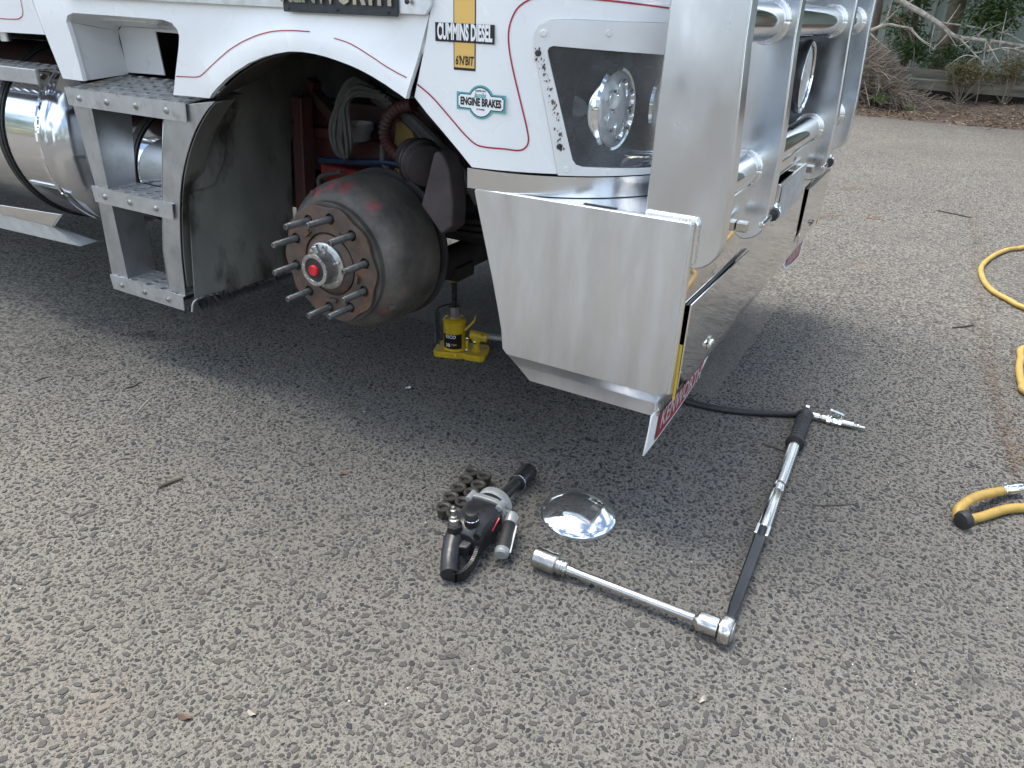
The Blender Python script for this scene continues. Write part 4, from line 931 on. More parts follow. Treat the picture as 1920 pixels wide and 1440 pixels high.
sp = [S(*p) for p in [(895, 366), (1000, 378), (1100, 391), (1200, 404), (1296, 416), (1302, 422)]]
sp = [(sp[0][0], ZB)] + [(x, ZB) for x, _ in sp[1:5]] + [(BX - 0.006, ZB - 0.006)]
zlo = 0.432
side_poly = sp + [(BX - 0.006, 0.47)] + [(BX - 0.03 + 0.024 * math.cos(t), 0.456 - 0.024 * math.sin(t)) for t in [R_(q) for q in (15, 40, 65, 90)]]
side_poly += [(-0.80, zlo), (-0.862, zlo)] + [(-0.876, 0.446), (-0.881, 0.50), (-0.894, 0.56), (-0.913, 0.64), (-0.934, 0.72), (-0.955, 0.80), (-0.963, 0.832), (-0.966, 0.846)]
sheet(side_poly, lambda u, z: Vector((u, -0.002, z)), h=0.06).build('side_panel', 'brushed', bump, solid=0.006, soff=-1, bevel=0.0025, seg=3, face=(0, -1, 0))
# ledge on top of the bumper and the curved band under the cab
led = [(-0.962, 0.004), (BX - 0.004, 0.004), (BX - 0.004, YF - 0.01), (-0.60, YF - 0.01), (-0.60, 0.45), (-0.75, 0.12), (-0.962, 0.02)]
sheet(led, lambda u, v: Vector((u, v, ZB - 0.003)), h=0.1).build('top_ledge', 'bandal', bump, solid=0.004)
bnd = MB(); uu = [-0.985 + (uR + 0.02 + 0.985) * k / 30 for k in range(31)]
bnd.add([body(u, ZB - 0.001, 0.003) for u in uu] + [body(u, 0.898, 0.003) for u in uu], [(i, i + 1, 31 + i + 1, 31 + i) for i in range(30)])
bnd.build('corner_band', 'bandal', bump, solid=0.004)
MB().box(-0.68, -0.60, 0.012, 0.022, ZB - 0.001, ZB + 0.002).build('rubber_pad', 'rubber', bump)
# weld beads
def weld(pts, r, name, parent, n=46, mat='weldal'):
    pts = [Vector(p) for p in pts]; L = sum((b - a).length for a, b in zip(pts[:-1], pts[1:])); mb = MB()
    P = []; 
    m = int(L / (r * 0.55))
    for i in range(m + 1):
        d = L * i / m
        for a, b in zip(pts[:-1], pts[1:]):
            l_ = (b - a).length
            if d <= l_ + 1e-9: P.append(a.lerp(b, d / l_)); break
            d -= l_
    mb.tube(P, [r * (1.0 if i % 2 else 0.78) for i in range(len(P))], 10); return mb.build(name, mat, parent, angle=60)
# front hatches (proud doors), yellow edge trim, latches
def hatch(y0, y1, near):
    z0, z1 = 0.447, 0.662; x = BX + 0.0035
    n_ = 10
    P = [(y0, z0), (y1, z0), (y1, z1), (y0, z1)] if not near else [(y0, z0 + 0.0), (y1, z0), (y1, z1 - 0.006), (y0, z1)]
    h = MB().prism([(x + (0.0045 if z > 0.6 else 0.0015), y, z) for y, z in P], (0.004, 0, 0)).build('locker_door', 'mirror', bump, bevel=0.001)
    ye = y0 if near else y1
    MB().box(BX + 0.0005, BX + 0.0055, ye - 0.006 if near else ye - 0.002, ye - 0.001 if near else ye + 0.003, z0 - 0.03, z1 - 0.10).build('yellow_trim', 'yellowpl', bump)
    MB().box(BX + 0.0004, BX + 0.003, ye - 0.001 if near else ye - 0.003, ye + 0.003 if near else ye + 0.0, z0 - 0.01, z1 - 0.12).build('locker_gap', 'decal_black', bump)
    MB().box(BX + 0.0004, BX + 0.004, y0, y1, z1 - 0.0035, z1 - 0.002).build('locker_gap', 'decal_black', bump)
    yl = (y0 + y1) / 2 - (0.03 if near else 0.0); zl = z0 + 0.035
    lt = MB().box(x + 0.006, x + 0.010, yl - 0.012, yl + 0.012, zl - 0.018, zl + 0.018).build('latch', 'chrome_worn', h, bevel=0.003)
    MB().cyl((x + 0.012, yl - 0.022, zl), (x + 0.012, yl + 0.016, zl), 0.005, n=10).build('latch_pin', 'chrome', h)
hatch(0.030, 0.56, True); hatch(1.50, 2.0, False)
# number plate in a bracket
npf = MB().box(BX + 0.012, BX + 0.022, 0.80, 1.22, 0.675, 0.80).build('number_plate_frame', 'polish', bump, bevel=0.003)
MB().box(BX + 0.0225, BX + 0.025, 0.82, 1.20, 0.685, 0.79).build('number_plate', 'plategrey', npf, bevel=0.002)
for y in (0.86, 1.16): MB().box(BX, BX + 0.012, y - 0.01, y + 0.01, 0.70, 0.78).build('plate_bracket', 'polish', npf)
# ================================================================== bull bar
PX0, PX1 = -0.535, -0.372
posts_y = (0.022, 0.50, 1.45, 1.97); TH = 0.056
posts = []
for i, y in enumerate(posts_y):
    zb_ = 0.745 if i in (0, 3) else 0.70
    poly = [(PX0, 1.75), (PX1 - 0.01, 1.75), (PX1 - 0.004, 1.2), (PX1 + 0.012, 0.95), (PX1 + 0.012, zb_ + 0.065)]
    poly += [(PX1 + 0.012 - 0.06 + 0.06 * math.cos(R_(a)), zb_ + 0.06 - 0.06 * math.sin(R_(a))) for a in (20, 40, 60, 80)]
    poly += [(BX - 0.03, zb_), (BX - 0.03, ZB - 0.01), (PX0, ZB - 0.01)]
    p_ = MB().prism([(x, y, z) for x, z in poly], (0, TH, 0)).build('bull_bar_post', 'postal', truck, bevel=0.0045, seg=3, angle=50)
    posts.append(p_)
weld([(PX0 + 0.004, 0.017, ZB + 0.003), (BX - 0.004, 0.017, ZB + 0.003), (BX + 0.001, 0.016, ZB - 0.006), (BX + 0.002, 0.018, 0.76)], 0.0065, 'weld_bead', posts[0])
for zc, xc, r in ((0.885, -0.447, 0.044), (1.235, -0.445, 0.044), (1.62, -0.447, 0.044)):
    tb = MB().cyl((xc, posts_y[0] + TH - 0.003, zc), (xc, posts_y[3] + 0.003, zc), r, n=48).build('bull_bar_tube', 'chromeal', truck)
    for i, y in enumerate(posts_y):
        for yy in ((y - 0.001,) if i == 3 else (y + TH + 0.001,) if i == 0 else (y - 0.001, y + TH + 0.001)):
            n_ = 56; P = [(xc + (r + 0.003) * math.cos(2 * math.pi * k / n_), yy, zc + (r + 0.003) * math.sin(2 * math.pi * k / n_)) for k in range(n_ + 1)]
            MB().tube(P, [0.0066 if k % 2 else 0.0050 for k in range(n_ + 1)], 8).build('tube_weld', 'weldal', tb, angle=60)
# hitch pins on the two middle posts
for y in (posts_y[1], posts_y[2]):
    yy = y + TH / 2
    pn = MB().cyl((PX1 + 0.01, yy - 0.09, 0.762), (PX1 + 0.01, yy + 0.09, 0.762), 0.008, n=12, bev=0.002).build('hitch_pin', 'chrome', truck)
    MB().torus((PX1 + 0.01, yy + 0.105, 0.762), (1, 0, 0.3), 0.018, 0.005, 20, 8).build('pin_ring', 'chrome', pn)
    MB().cyl((PX1 + 0.01, yy + 0.035, 0.762), (PX1 + 0.01, yy + 0.06, 0.762), 0.017, n=16).build('pin_collar', 'darkmetal', pn)
    MB().box(BX + 0.001, BX + 0.03, yy - 0.15, yy - 0.12, 0.75, 0.775).build('pin_clip', 'chrome_worn', pn, bevel=0.004)
# round driving lamp between the middle posts
dl = Vector((PX1 - 0.10, 1.18, 1.07))
d_ = MB().lathe([(0.05, -0.10), (0.09, -0.085), (0.108, -0.03), (0.113, 0.02), (0.108, 0.03), (0.10, 0.022)], dl, (1, 0, 0), 48).build('driving_lamp', 'blackpl', truck)
MB().torus(dl + Vector((0.024, 0, 0)), (1, 0, 0), 0.104, 0.006, 48, 8).build('lamp_rim', 'chrome', d_)
MB().lathe([(0.10, 0), (0.07, 0.006), (0.01, 0.008)], dl + Vector((0.02, 0, 0)), (1, 0, 0), 40).build('lamp_lens', 'lampglass', d_)
MB().bar(dl + Vector((-0.04, -0.108, 0.02)), dl + Vector((0.0, -0.116, 0.018)), 0.02, 0.008).build('lamp_bracket', 'chrome_worn', d_, bevel=0.002)
# ================================================================== printed flaps under the bumper
def flap(y0, flip, lab):
    def fx(s, v):                       # s along the width, v downwards
        return BX - 0.034 - 0.004 - 0.30 * v * v - 0.10 * v * max(0, 0.3 - s)
    Wd = 0.50; 
    bot = smooth2([(0.0, 0.118), (0.06, 0.116), (0.15, 0.108), (0.28, 0.094), (0.40, 0.070), (Wd, 0.022)], 5)
    def mp_(o):
        def f(s, v):
            yy = y0 + s if not flip else y0 - s
            return Vector((fx(s, v) + o, yy, 0.366 - v))
        return f
    f_ = sheet([(0.0, 0.0), (Wd, 0.0)] + bot[::-1], mp_(0.0), h=0.02).build('bumper_flap', 'decal_white', truck, solid=0.004, soff=1)
    f_['label'] = lab
    bt = [(s, v - 0.014) for s, v in bot if 0.05 < s < 0.44]
    sheet([(0.055, 0.006), (0.44, 0.006)] + bt[::-1], mp_(0.0032), h=0.02).build('red_panel', 'decal_red', f_)
    # lettering follows the curved flap
    t = text('KENWORTH', 0.075, 'decal_white', f_, 'lettering', (0, 0, 0), (1, 0, 0), (0, 1, 0), 0.0002, 0.001, width=0.335)
    for v in t.data.vertices:
        s = 0.245 + (v.co.x if not flip else -v.co.x); h_ = v.co.y
        dn = 0.048 - h_ * (1.12 - 0.8 * (s - 0.07)) ; v.co = mp_(0.0046)(s, dn)
    for s in (0.03, 0.25, 0.47):
        p = mp_(0.0)(s, 0.0); MB().lathe([(0.006, 0), (0.006, 0.003), (0.003, 0.005)], p + Vector((0.001, 0, 0.004)), (1, 0, 0), 10).build('flap_rivet', 'chrome_worn', f_)
flap(0.010, False, 'near white flap with red lettered panel')
flap(YF - 0.01, True, 'far white flap with red lettered panel')

# ================================================================== THINGS ON THE GROUND
# ---- bottle jack under the axle
jk = thing('bottle_jack', 'yellow twenty ton bottle jack standing on the asphalt under the axle', 'jack', (-1.478, 0.705, 0.0), (0, 0, R_(20)))
bp_ = [(-0.098, -0.045), (-0.085, -0.055), (0.0, -0.058), (0.025, -0.05), (0.045, -0.060), (0.095, -0.066), (0.110, -0.055), (0.112, 0.045), (0.10, 0.055), (-0.085, 0.058), (-0.098, 0.045)]
MB().prism([(x, y, 0.0) for x, y in bp_], (0, 0, 0.026)).build('base', 'yellow', jk, bevel=0.004)
MB().lathe([(0.046, 0), (0.046, 0.004), (0.0445, 0.006), (0.0445, 0.108), (0.047, 0.110), (0.047, 0.118), (0.040, 0.127), (0.033, 0.130)], (-0.022, 0, 0.026), (0, 0, 1), 40).build('body', 'yellow', jk)
MB().lathe([(0.024, 0), (0.024, 0.048), (0.022, 0.05)], (-0.022, 0, 0.155), (0, 0, 1), 28).build('ram', 'chrome_worn', jk)
pr = []
for i in range(16): pr += [(0.0125, 0.0065 * i), (0.0105, 0.0065 * i + 0.0035)]
MB().lathe(pr, (-0.022, 0, 0.205), (0, 0, 1), 16).build('extension_screw', 'darkmetal', jk)
MB().lathe([(0.016, 0), (0.021, 0.004), (0.021, 0.011), (0.015, 0.012)], (-0.022, 0, 0.303), (0, 0, 1), 16).build('saddle', 'yellow', jk)
lab = MB()
for k in range(13):
    a = R_(-143 + 106 * k / 12); 
    for z in (0.036, 0.098): lab.v.append((-0.022 + 0.0450 * math.cos(a), 0.0450 * math.sin(a), z))
lab.f = [(2 * k, 2 * k + 2, 2 * k + 3, 2 * k + 1) for k in range(12)]
lb = lab.build('label_band', 'decal_black', jk)
def jack_text(s, size, z, width, mat, a_mid=-97, bold=0.0003):
    t = text(s, size, mat, jk, 'lettering', (0, 0, 0), (1, 0, 0), (0, 1, 0), 0.0002, bold, width=width)
    for v in t.data.vertices:
        a = R_(a_mid) + v.co.x / 0.0454; r = 0.0455 + v.co.z * 0.5; v.co = Vector((-0.022 + r * math.cos(a), r * math.sin(a), z + v.co.y))
jack_text('ESCO', 0.019, 0.0875, 0.042, 'decal_white'); jack_text('20', 0.020, 0.051, 0.020, 'decal_white', -112); jack_text('TON', 0.012, 0.054, 0.020, 'decal_gold', -80, 0.0001)
MB().cyl((0.070, -0.012, 0.026), (0.070, -0.012, 0.066), 0.013, n=18, bev=0.002).build('pump_cylinder', 'yellow', jk)
MB().lathe([(0.018, 0), (0.018, 0.008), (0.014, 0.010)], (0.070, -0.012, 0.026), (0, 0, 1), 6).build('pump_collar', 'yellow', jk)
MB().cyl((0.045, -0.020, 0.098), (0.116, -0.02, 0.088), 0.018, n=22, bev=0.003).build('handle_socket', 'yellow', jk, bevel=0.0)
MB().prism([(0.048, -0.040, 0.098), (0.10, -0.040, 0.084), (0.085, -0.040, 0.072), (0.070, -0.040, 0.060), (0.060, -0.040, 0.075)], (0, 0.008, 0)).build('pump_lever', 'yellow', jk, bevel=0.002)
MB().prism([(0.034, -0.046, 0.092), (0.046, -0.046, 0.095), (0.043, -0.046, 0.045), (0.044, -0.046, 0.032), (0.030, -0.046, 0.032), (0.033, -0.046, 0.045)], (0, 0.006, 0)).build('link_arm', 'yellow', jk, bevel=0.003)
for p in ((0.040, -0.047, 0.088), (0.037, -0.047, 0.038), (0.070, -0.044, 0.074)):
    MB().lathe([(0.006, 0), (0.006, 0.003), (0.004, 0.004)], p, (0, -1, 0), 10).build('pivot_pin', 'chrome_worn', jk)
MB().lathe([(0.010, 0), (0.010, 0.004), (0.006, 0.006)], (-0.005, -0.057, 0.013), (0, -1, 0), 14).build('release_valve', 'yellow', jk)
MB().prism([(0.022, -0.02, 0.115), (0.034, -0.02, 0.128), (0.055, -0.02, 0.152), (0.066, -0.02, 0.176), (0.070, -0.02, 0.176), (0.062, -0.02, 0.148), (0.036, -0.02, 0.118), (0.026, -0.02, 0.108)], (0, 0.012, 0)).build('carry_hook', 'yellow', jk, bevel=0.001)
sp_ = [(-0.085 + 0.009 * math.cos(t * 2 * math.pi), -0.03 + 0.009 * math.sin(t * 2 * math.pi), 0.045 + 0.0085 * t) for t in [i / 10 for i in range(165)]]
MB().tube(sp_, 0.0019, 6).build('spring', 'darkmetal', jk)
MB().tube(smoothpath([(-0.085, -0.03, 0.185), (-0.080, -0.03, 0.198), (-0.06, -0.02, 0.207), (-0.022, 0, 0.212)]), 0.0035, 8).build('return_arm', 'darkmetal', jk)
MB().cyl((0.112, 0.0, 0.086), (0.30, 0.05, 0.06), 0.013, n=14).build('pump_handle', 'greyal', jk)
# ---- ten wheel nuts, flange up, in two touching rows
def nut_parts():
    a = MB(); hexa = [(0.0178 * math.cos(R_(60 * k)), 0.0178 * math.sin(R_(60 * k))) for k in range(6)]
    a.prism([(x, y, 0.0) for x, y in hexa], (0, 0, 0.024))
    f = MB().lathe([(0.0175, 0.022), (0.0215, 0.026), (0.0222, 0.029), (0.0222, 0.0335), (0.0212, 0.035), (0.0165, 0.035), (0.0155, 0.0335), (0.0125, 0.0325), (0.0108, 0.030), (0.0105, 0.018), (0.004, 0.017)], (0, 0, 0), (0, 0, 1), 30, True, True)
    return a, f
rows = [((885, 885), 'far end nut of the left row of wheel nuts'), ((908, 893), 'far end nut of the right row, nearest the impact wrench socket'), ((873, 900), 'second wheel nut from the far end, left row'), ((897, 910), 'second wheel nut from the far end, right row'),
        ((860, 915), 'middle wheel nut of the left row'), ((884, 925), 'middle wheel nut of the right row'), ((845, 932), 'second wheel nut from the near end, left row'), ((868, 942), 'second wheel nut from the near end, right row, beside the wrench body'),
        ((832, 952), 'near end wheel nut of the left row, flange up'), ((852, 962), 'near end wheel nut of the right row, half behind the wrench inlet')]
n0 = None
for i, ((px, py), lb_) in enumerate(rows):
    p = G3(px, py, 0.030); r = thing('wheel_nut', 'black ' + lb_, 'wheel nut', (p.x, p.y, 0.001), (0, 0, rnd.uniform(0, 1)), 'wheel nuts set out on the asphalt')
    if n0 is None:
        a, f = nut_parts(); n0 = (a.build('nut_body', 'nut', r, bevel=0.0015), f.build('flange', 'nut', r))
    else:
        for src in n0: c = src.copy(); COL.objects.link(c); c.parent = r
# ---- impact wrench lying on its side, socket pointing away
iw = thing('impact_wrench', 'black and grey air impact wrench with long socket beside the wheel nuts', 'impact wrench', (-0.806, -0.146, 0.0), (0, 0, R_(94.5)))
# local +x points along the anvil towards the socket, +y to the left of that, z up
za_ = 0.052
MB().lathe([(0.016, 0.0), (0.017, 0.006), (0.0165, 0.10), (0.016, 0.135)], (0.02, 0, za_), (1, 0, -0.12), 26).build('anvil', 'darkmetal', iw)
MB().lathe([(0.0175, 0), (0.0245, 0.003), (0.0265, 0.010), (0.0265, 0.018), (0.0262, 0.085), (0.0245, 0.088), (0.018, 0.088), (0.017, 0.06)], (0.148, 0, za_ - 0.018), (1, 0, -0.10), 30).build('socket', 'blackpl', iw)
MB().torus((0.1535, 0, za_ - 0.0185), (1, 0, -0.1), 0.0255, 0.0014, 30, 6).build('retaining_ring', 'chrome', iw)
MB().lathe([(0.026, 0.0), (0.045, 0.002), (0.050, 0.008), (0.050, 0.026), (0.047, 0.030), (0.026, 0.034)], (-0.014, 0, 0.056), (1, 0, 0), 36).build('front_collar', 'greyal', iw)
MB().lathe([(0.046, 0.0), (0.046, 0.024)], (-0.036, 0, 0.056), (1, 0, 0), 36).build('clutch_ring', 'darkmetal', iw)
fl = []
for k in range(24):
    a = 2 * math.pi * k / 24; c_, s_ = math.cos(a), math.sin(a); m_ = (abs(c_) ** 4 + abs(s_) ** 4) ** 0.25; fl.append((0.055 * c_ / m_, 0.054 * s_ / m_))
MB().prism([(-0.050, y, 0.057 + z) for y, z in fl], (0.016, 0, 0)).build('grey_flange', 'greyal', iw, bevel=0.003)
for sy_, sz_ in ((1, 1), (1, -1), (-1, 1), (-1, -1)):
    MB().cyl((-0.062, sy_ * 0.044, 0.057 + sz_ * 0.043), (-0.028, sy_ * 0.044, 0.057 + sz_ * 0.043), 0.009, n=12, bev=0.001).build('flange_boss', 'greyal', iw)
bd = MB(); ringsz = [(-0.050, 0.050, 0.0), (-0.085, 0.051, 0.0), (-0.125, 0.049, 0.0), (-0.155, 0.044, -0.002), (-0.172, 0.032, -0.004)]
vs = []; 
for x, r, dz in ringsz:
    for (y, z) in fl: vs.append((x, y / 0.055 * r, 0.055 + dz + z / 0.055 * r))
n_ = len(fl); bd.add(vs, [(i * n_ + k, i * n_ + (k + 1) % n_, (i + 1) * n_ + (k + 1) % n_, (i + 1) * n_ + k) for i in range(len(ringsz) - 1) for k in range(n_)] + [tuple(range(n_))[::-1], tuple((len(ringsz) - 1) * n_ + k for k in range(n_))])
bdo = bd.build('motor_housing', 'blackpl', iw, bevel=0.003)
MB().bar((-0.072, -0.0525, 0.082), (-0.108, -0.0505, 0.064), 0.003, 0.002).build('red_stripe', 'redpl', bdo)
for y, z in ((-0.038, 0.085), (-0.036, 0.025), (0.03, 0.088)):
    MB().lathe([(0.010, 0), (0.010, 0.010), (0.005, 0.010), (0.004, 0.006)], (-0.160, y, z), (-1, 0, 0), 14).build('housing_screw', 'darkmetal', bdo)
# D-handle: inside-trigger loop lying along the ground to the rear
gr = smoothpath([(-0.150, 0.026, 0.066), (-0.180, 0.022, 0.054), (-0.212, 0.012, 0.040), (-0.240, -0.002, 0.031), (-0.262, -0.014, 0.027)], 5)
MB().tube(gr, [0.027 - 0.0035 * min(1, i / 10) for i in range(len(gr))], 18).build('handle_grip', 'blackpl', iw, bevel=0.003)
gd_ = smoothpath([(-0.260, -0.022, 0.022), (-0.246, -0.036, 0.022), (-0.218, -0.044, 0.025), (-0.190, -0.044, 0.033), (-0.160, -0.038, 0.042)], 6)
mb = MB(); 
for a_, b_ in zip(gd_[:-1], gd_[1:]): mb.bar(a_, b_ + (b_ - a_) * 0.15, 0.012, 0.030)
mb.build('hand_guard', 'blackgloss', iw, bevel=0.002)
MB().prism([(-0.160, 0.02, 0.036), (-0.200, 0.010, 0.030), (-0.190, -0.022, 0.030), (-0.155, -0.03, 0.040)], (0, 0, 0.03)).build('throttle_housing', 'blackpl', iw, bevel=0.004)
MB().lathe([(0.019, 0), (0.021, 0.006), (0.021, 0.020), (0.017, 0.024)], (-0.166, 0.024, 0.076), (0.05, 0.1, 1), 6).build('inlet_bush', 'darkmetal', iw)
MB().lathe([(0.014, 0.024), (0.014, 0.038), (0.010, 0.040), (0.0095, 0.046), (0.0065, 0.048), (0.0065, 0.058), (0.0085, 0.060), (0.0085, 0.064), (0.0055, 0.066), (0.0055, 0.074), (0.003, 0.075)], (-0.166, 0.024, 0.076), (0.05, 0.1, 1), 20).build('inlet_fitting', 'socket', iw)
MB().lathe([(0.017, 0), (0.019, 0.01), (0.019, 0.034), (0.015, 0.044), (0.006, 0.046)], (-0.142, -0.010, 0.090), (-0.05, 0, 1), 24).build('regulator_knob', 'blackpl', iw)
MB().torus((-0.1435, -0.010, 0.116), (-0.05, 0, 1), 0.0185, 0.0012, 24, 6).build('knob_ring', 'chrome', iw)
# side handle
s0 = Vector((-0.03, -0.068, 0.062)); s1 = Vector((-0.155, -0.098, 0.034)); sd = (s1 - s0).normalized()
MB().lathe([(0.010, -0.008), (0.018, -0.004), (0.018, 0.022), (0.016, 0.026)], s0, sd, 20).build('handle_neck', 'greyal', iw)
MB().lathe([(0.016, 0.024), (0.0185, 0.030), (0.0175, 0.06), (0.019, 0.085), (0.0185, 0.108)], s0, sd, 22).build('side_handle', 'rubber', iw)
MB().lathe([(0.0185, 0.108), (0.0195, 0.110), (0.0190, 0.122), (0.015, 0.126)], s0, sd, 22).build('handle_cap', 'greyal', iw)
MB().torus(s0 - sd * 0.006, sd, 0.0125, 0.0035, 22, 8).build('neck_ring', 'weldal', iw)
MB().bar(s0 + sd * 0.03 + Vector((0.004, -0.018, 0.004)), s0 + sd * 0.105 + Vector((-0.004, -0.021, -0.002)), 0.006, 0.003).build('handle_strip', 'white_pl', iw, bevel=0.001)
MB().bar((-0.028, -0.045, 0.06), s0, 0.024, 0.022).build('handle_mount', 'greyal', iw, bevel=0.003)
# ---- chrome hub cover, dome up
dm = thing('hub_cover', 'domed chrome hub cover lying on the asphalt', 'hub cover', (-0.619, -0.004, 0.0))
rD, hD = 0.107, 0.040
prf = [(rD - 0.002, 0.0), (rD, 0.002), (rD, 0.012), (rD - 0.002, 0.0145)]
Rs = (rD * rD + hD * hD) / (2 * hD)
for k in range(1, 22):
    r = (rD - 0.002) * (1 - k / 22); prf.append((r, 0.0145 + math.sqrt(Rs * Rs - r * r) - (Rs - hD)))
MB().lathe(prf, (0, 0, 0), (0, 0, 1), 96, True, True).build('dome', 'dusty_chrome', dm, angle=40)
# ---- torque wrench (head near, grip far) with its extension bar and socket
tw = thing('torque_wrench', 'long chrome torque wrench with black grip and ratchet head on asphalt', 'torque wrench', (-0.150, -0.215, 0.0), (0, 0, R_(91.6)))
zc = 0.028                                          # local +x runs from head to grip
MB().cyl((-0.012, -0.005, zc + 0.004), (-0.012, 0.005, zc + 0.004), 0.001, n=6).build('ratchet_pawl_pin', 'darkmetal', tw)
hd_ = MB().lathe([(0.024, -0.014), (0.031, -0.011), (0.033, -0.006), (0.033, 0.008), (0.030, 0.013), (0.010, 0.014)], (-0.020, 0, 0.034), (0, -1, 0), 40).build('ratchet_head', 'chrome_worn', tw)
MB().lathe([(0.022, 0), (0.022, 0.003), (0.012, 0.005)], (-0.020, -0.014, 0.034), (0, -1, 0), 32).build('ratchet_cover', 'greyal', hd_)
nk = [(0.004, 0.010, 0.015), (0.03, 0.0095, 0.015), (0.06, 0.0125, 0.018), (0.30, 0.0140, 0.019), (0.355, 0.0150, 0.019)]
nm = MB(); vs = []
for x, hy, hz in nk: vs += [(x, -hy, zc - hz * 0.9), (x, hy, zc - hz * 0.9), (x, hy, zc + hz * 0.7), (x, -hy, zc + hz * 0.7)]
nm.add(vs, [(4 * i + k, 4 * i + (k + 1) % 4, 4 * i + 4 + (k + 1) % 4, 4 * i + 4 + k) for i in range(len(nk) - 1) for k in range(4)] + [(3, 2, 1, 0), tuple(4 * (len(nk) - 1) + k for k in range(4))])
nm.build('neck', 'gunmetal', tw, bevel=0.004, seg=3)
MB().cyl((0.345, 0, zc), (0.395, 0, zc), 0.014, n=20).build('hinge_tongue', 'darkmetal', tw)
MB().box(0.352, 0.40, -0.019, -0.009, zc - 0.013, zc + 0.016).build('hinge_cheek', 'chrome_worn', tw, bevel=0.003)
MB().box(0.352, 0.40, 0.009, 0.019, zc - 0.013, zc + 0.016).build('hinge_cheek', 'chrome_worn', tw, bevel=0.003)
MB().lathe([(0.017, 0), (0.0185, 0.003), (0.0185, 0.19), (0.0178, 0.192), (0.0178, 0.198), (0.0185, 0.20), (0.0185, 0.235), (0.0178, 0.237), (0.0178, 0.241), (0.0185, 0.243), (0.0185, 0.50)], (0.392, 0, zc), (1, 0, 0), 30).build('shaft', 'chrome_worn', tw)
gp = [(0.0195, 0), (0.029, 0.002), (0.030, 0.010), (0.027, 0.016), (0.0225, 0.020)]
for k in range(9): x = 0.024 + 0.018 * k; gp += [(0.0235, x), (0.0235, x + 0.010), (0.0215, x + 0.013), (0.0215, x + 0.016)]
gp += [(0.0235, 0.19), (0.029, 0.198), (0.030, 0.208), (0.028, 0.214), (0.014, 0.216)]
MB().lathe(gp, (0.888, 0, zc + 0.002), (1, 0, 0), 32).build('grip', 'rubber', tw)
MB().lathe([(0.013, 0), (0.0145, 0.003), (0.0145, 0.018), (0.012, 0.021)], (1.102, 0, zc + 0.002), (1, 0, 0), 20).build('adjuster_knob', 'chrome_worn', tw)
MB().prism([(1.112, -0.006, zc + 0.012), (1.118, -0.006, zc + 0.03), (1.130, -0.006, zc + 0.03), (1.128, -0.006, zc + 0.010)], (0, 0.012, 0)).build('lock_tab', 'chrome', tw, bevel=0.001)
eb = thing('extension_bar', 'chrome extension bar with steel socket plugged into the ratchet head', 'extension bar', (-0.165, -0.2345, 0.0), (0, 0, R_(180.4)))
ze = 0.031
MB().lathe([(0.013, 0), (0.0225, 0.001), (0.0235, 0.004), (0.0235, 0.042), (0.022, 0.046), (0.0125, 0.056), (0.0115, 0.07), (0.0115, 0.350), (0.0135, 0.362), (0.0135, 0.378)], (0.0, 0, ze), (1, 0, -0.012), 30).build('bar', 'chrome_worn', eb)
MB().cyl((0.022, -0.012, ze + 0.0185), (0.022, -0.0125, ze + 0.0195), 0.004, n=10).build('locking_hole', 'decal_black', eb)
sk = MB().lathe([(0.012, 0), (0.0205, 0.001), (0.0215, 0.003), (0.0215, 0.008), (0.0195, 0.010), (0.0195, 0.014), (0.0215, 0.016), (0.0215, 0.021), (0.0195, 0.023), (0.0195, 0.027), (0.0255, 0.031), (0.0265, 0.034), (0.0265, 0.088), (0.025, 0.090), (0.020, 0.090), (0.019, 0.06)], (0.372, 0, 0.0275), (1, 0, 0), 32).build('socket', 'socket', eb)
# ---- black whip hose with ball valve at its end
wh = thing('air_whip', 'black rubber air hose with chrome valve lying by the torque wrench grip', 'air hose', (-0.186, 0.945, 0.0))
O_ = Vector(wh.location)
hp = smoothpath([p - O_ for p in [Vector((-0.92, 1.02, 0.011)), G3(1260, 738, .011), G3(1300, 756, .011), G3(1350, 767, .011), G3(1400, 773, .011), G3(1460, 776, .011), G3(1520, 778, .014)]], 8)
MB().tube(hp, 0.0115, 12).build('hose', 'rubber', wh)
v0, v1 = G3(1522, 779, 0.016) - O_, G3(1622, 803, 0.012) - O_; vd = (v1 - v0).normalized(); Lv = (v1 - v0).length
k_ = Lv / 0.205
MB().lathe([(0.0135, 0), (0.0135, 0.024), (0.010, 0.026), (0.009, 0.03), (0.0125, 0.032), (0.0125, 0.05), (0.009, 0.053), (0.009, 0.058)], v0, vd, 20).build('hose_tail', 'chrome_worn', wh)
MB().lathe([(0.012, 0.056 * k_), (0.017, 0.058 * k_), (0.0175, 0.072 * k_), (0.014, 0.075 * k_), (0.016, 0.085 * k_), (0.016, 0.10 * k_), (0.0175, 0.103 * k_), (0.0175, 0.114 * k_), (0.012, 0.116 * k_)], v0, vd, 8).build('valve_body', 'chrome', wh, angle=20)
MB().lathe([(0.011, 0.114 * k_), (0.0115, 0.118 * k_), (0.0115, 0.160 * k_), (0.008, 0.163 * k_), (0.0068, 0.17 * k_), (0.0085, 0.174 * k_), (0.0085, 0.179 * k_), (0.0058, 0.182 * k_), (0.0058, 0.203 * k_), (0.004, 0.205 * k_)], v0, vd, 18).build('coupling_nipple', 'chrome_worn', wh)
MB().cyl(v0 + vd * 0.088 + Vector((0, 0, 0.012)), v0 + vd * 0.088 + Vector((0, 0, 0.030)), 0.006, n=10).build('valve_stem', 'chrome_worn', wh)
lv0 = v0 + vd * 0.088 + Vector((0, 0, 0.030)); MB().bar(lv0 - vd * 0.035 + Vector((0, 0.006, 0.006)), lv0 + vd * 0.012, 0.013, 0.003).build('valve_lever', 'chrome', wh, bevel=0.001)
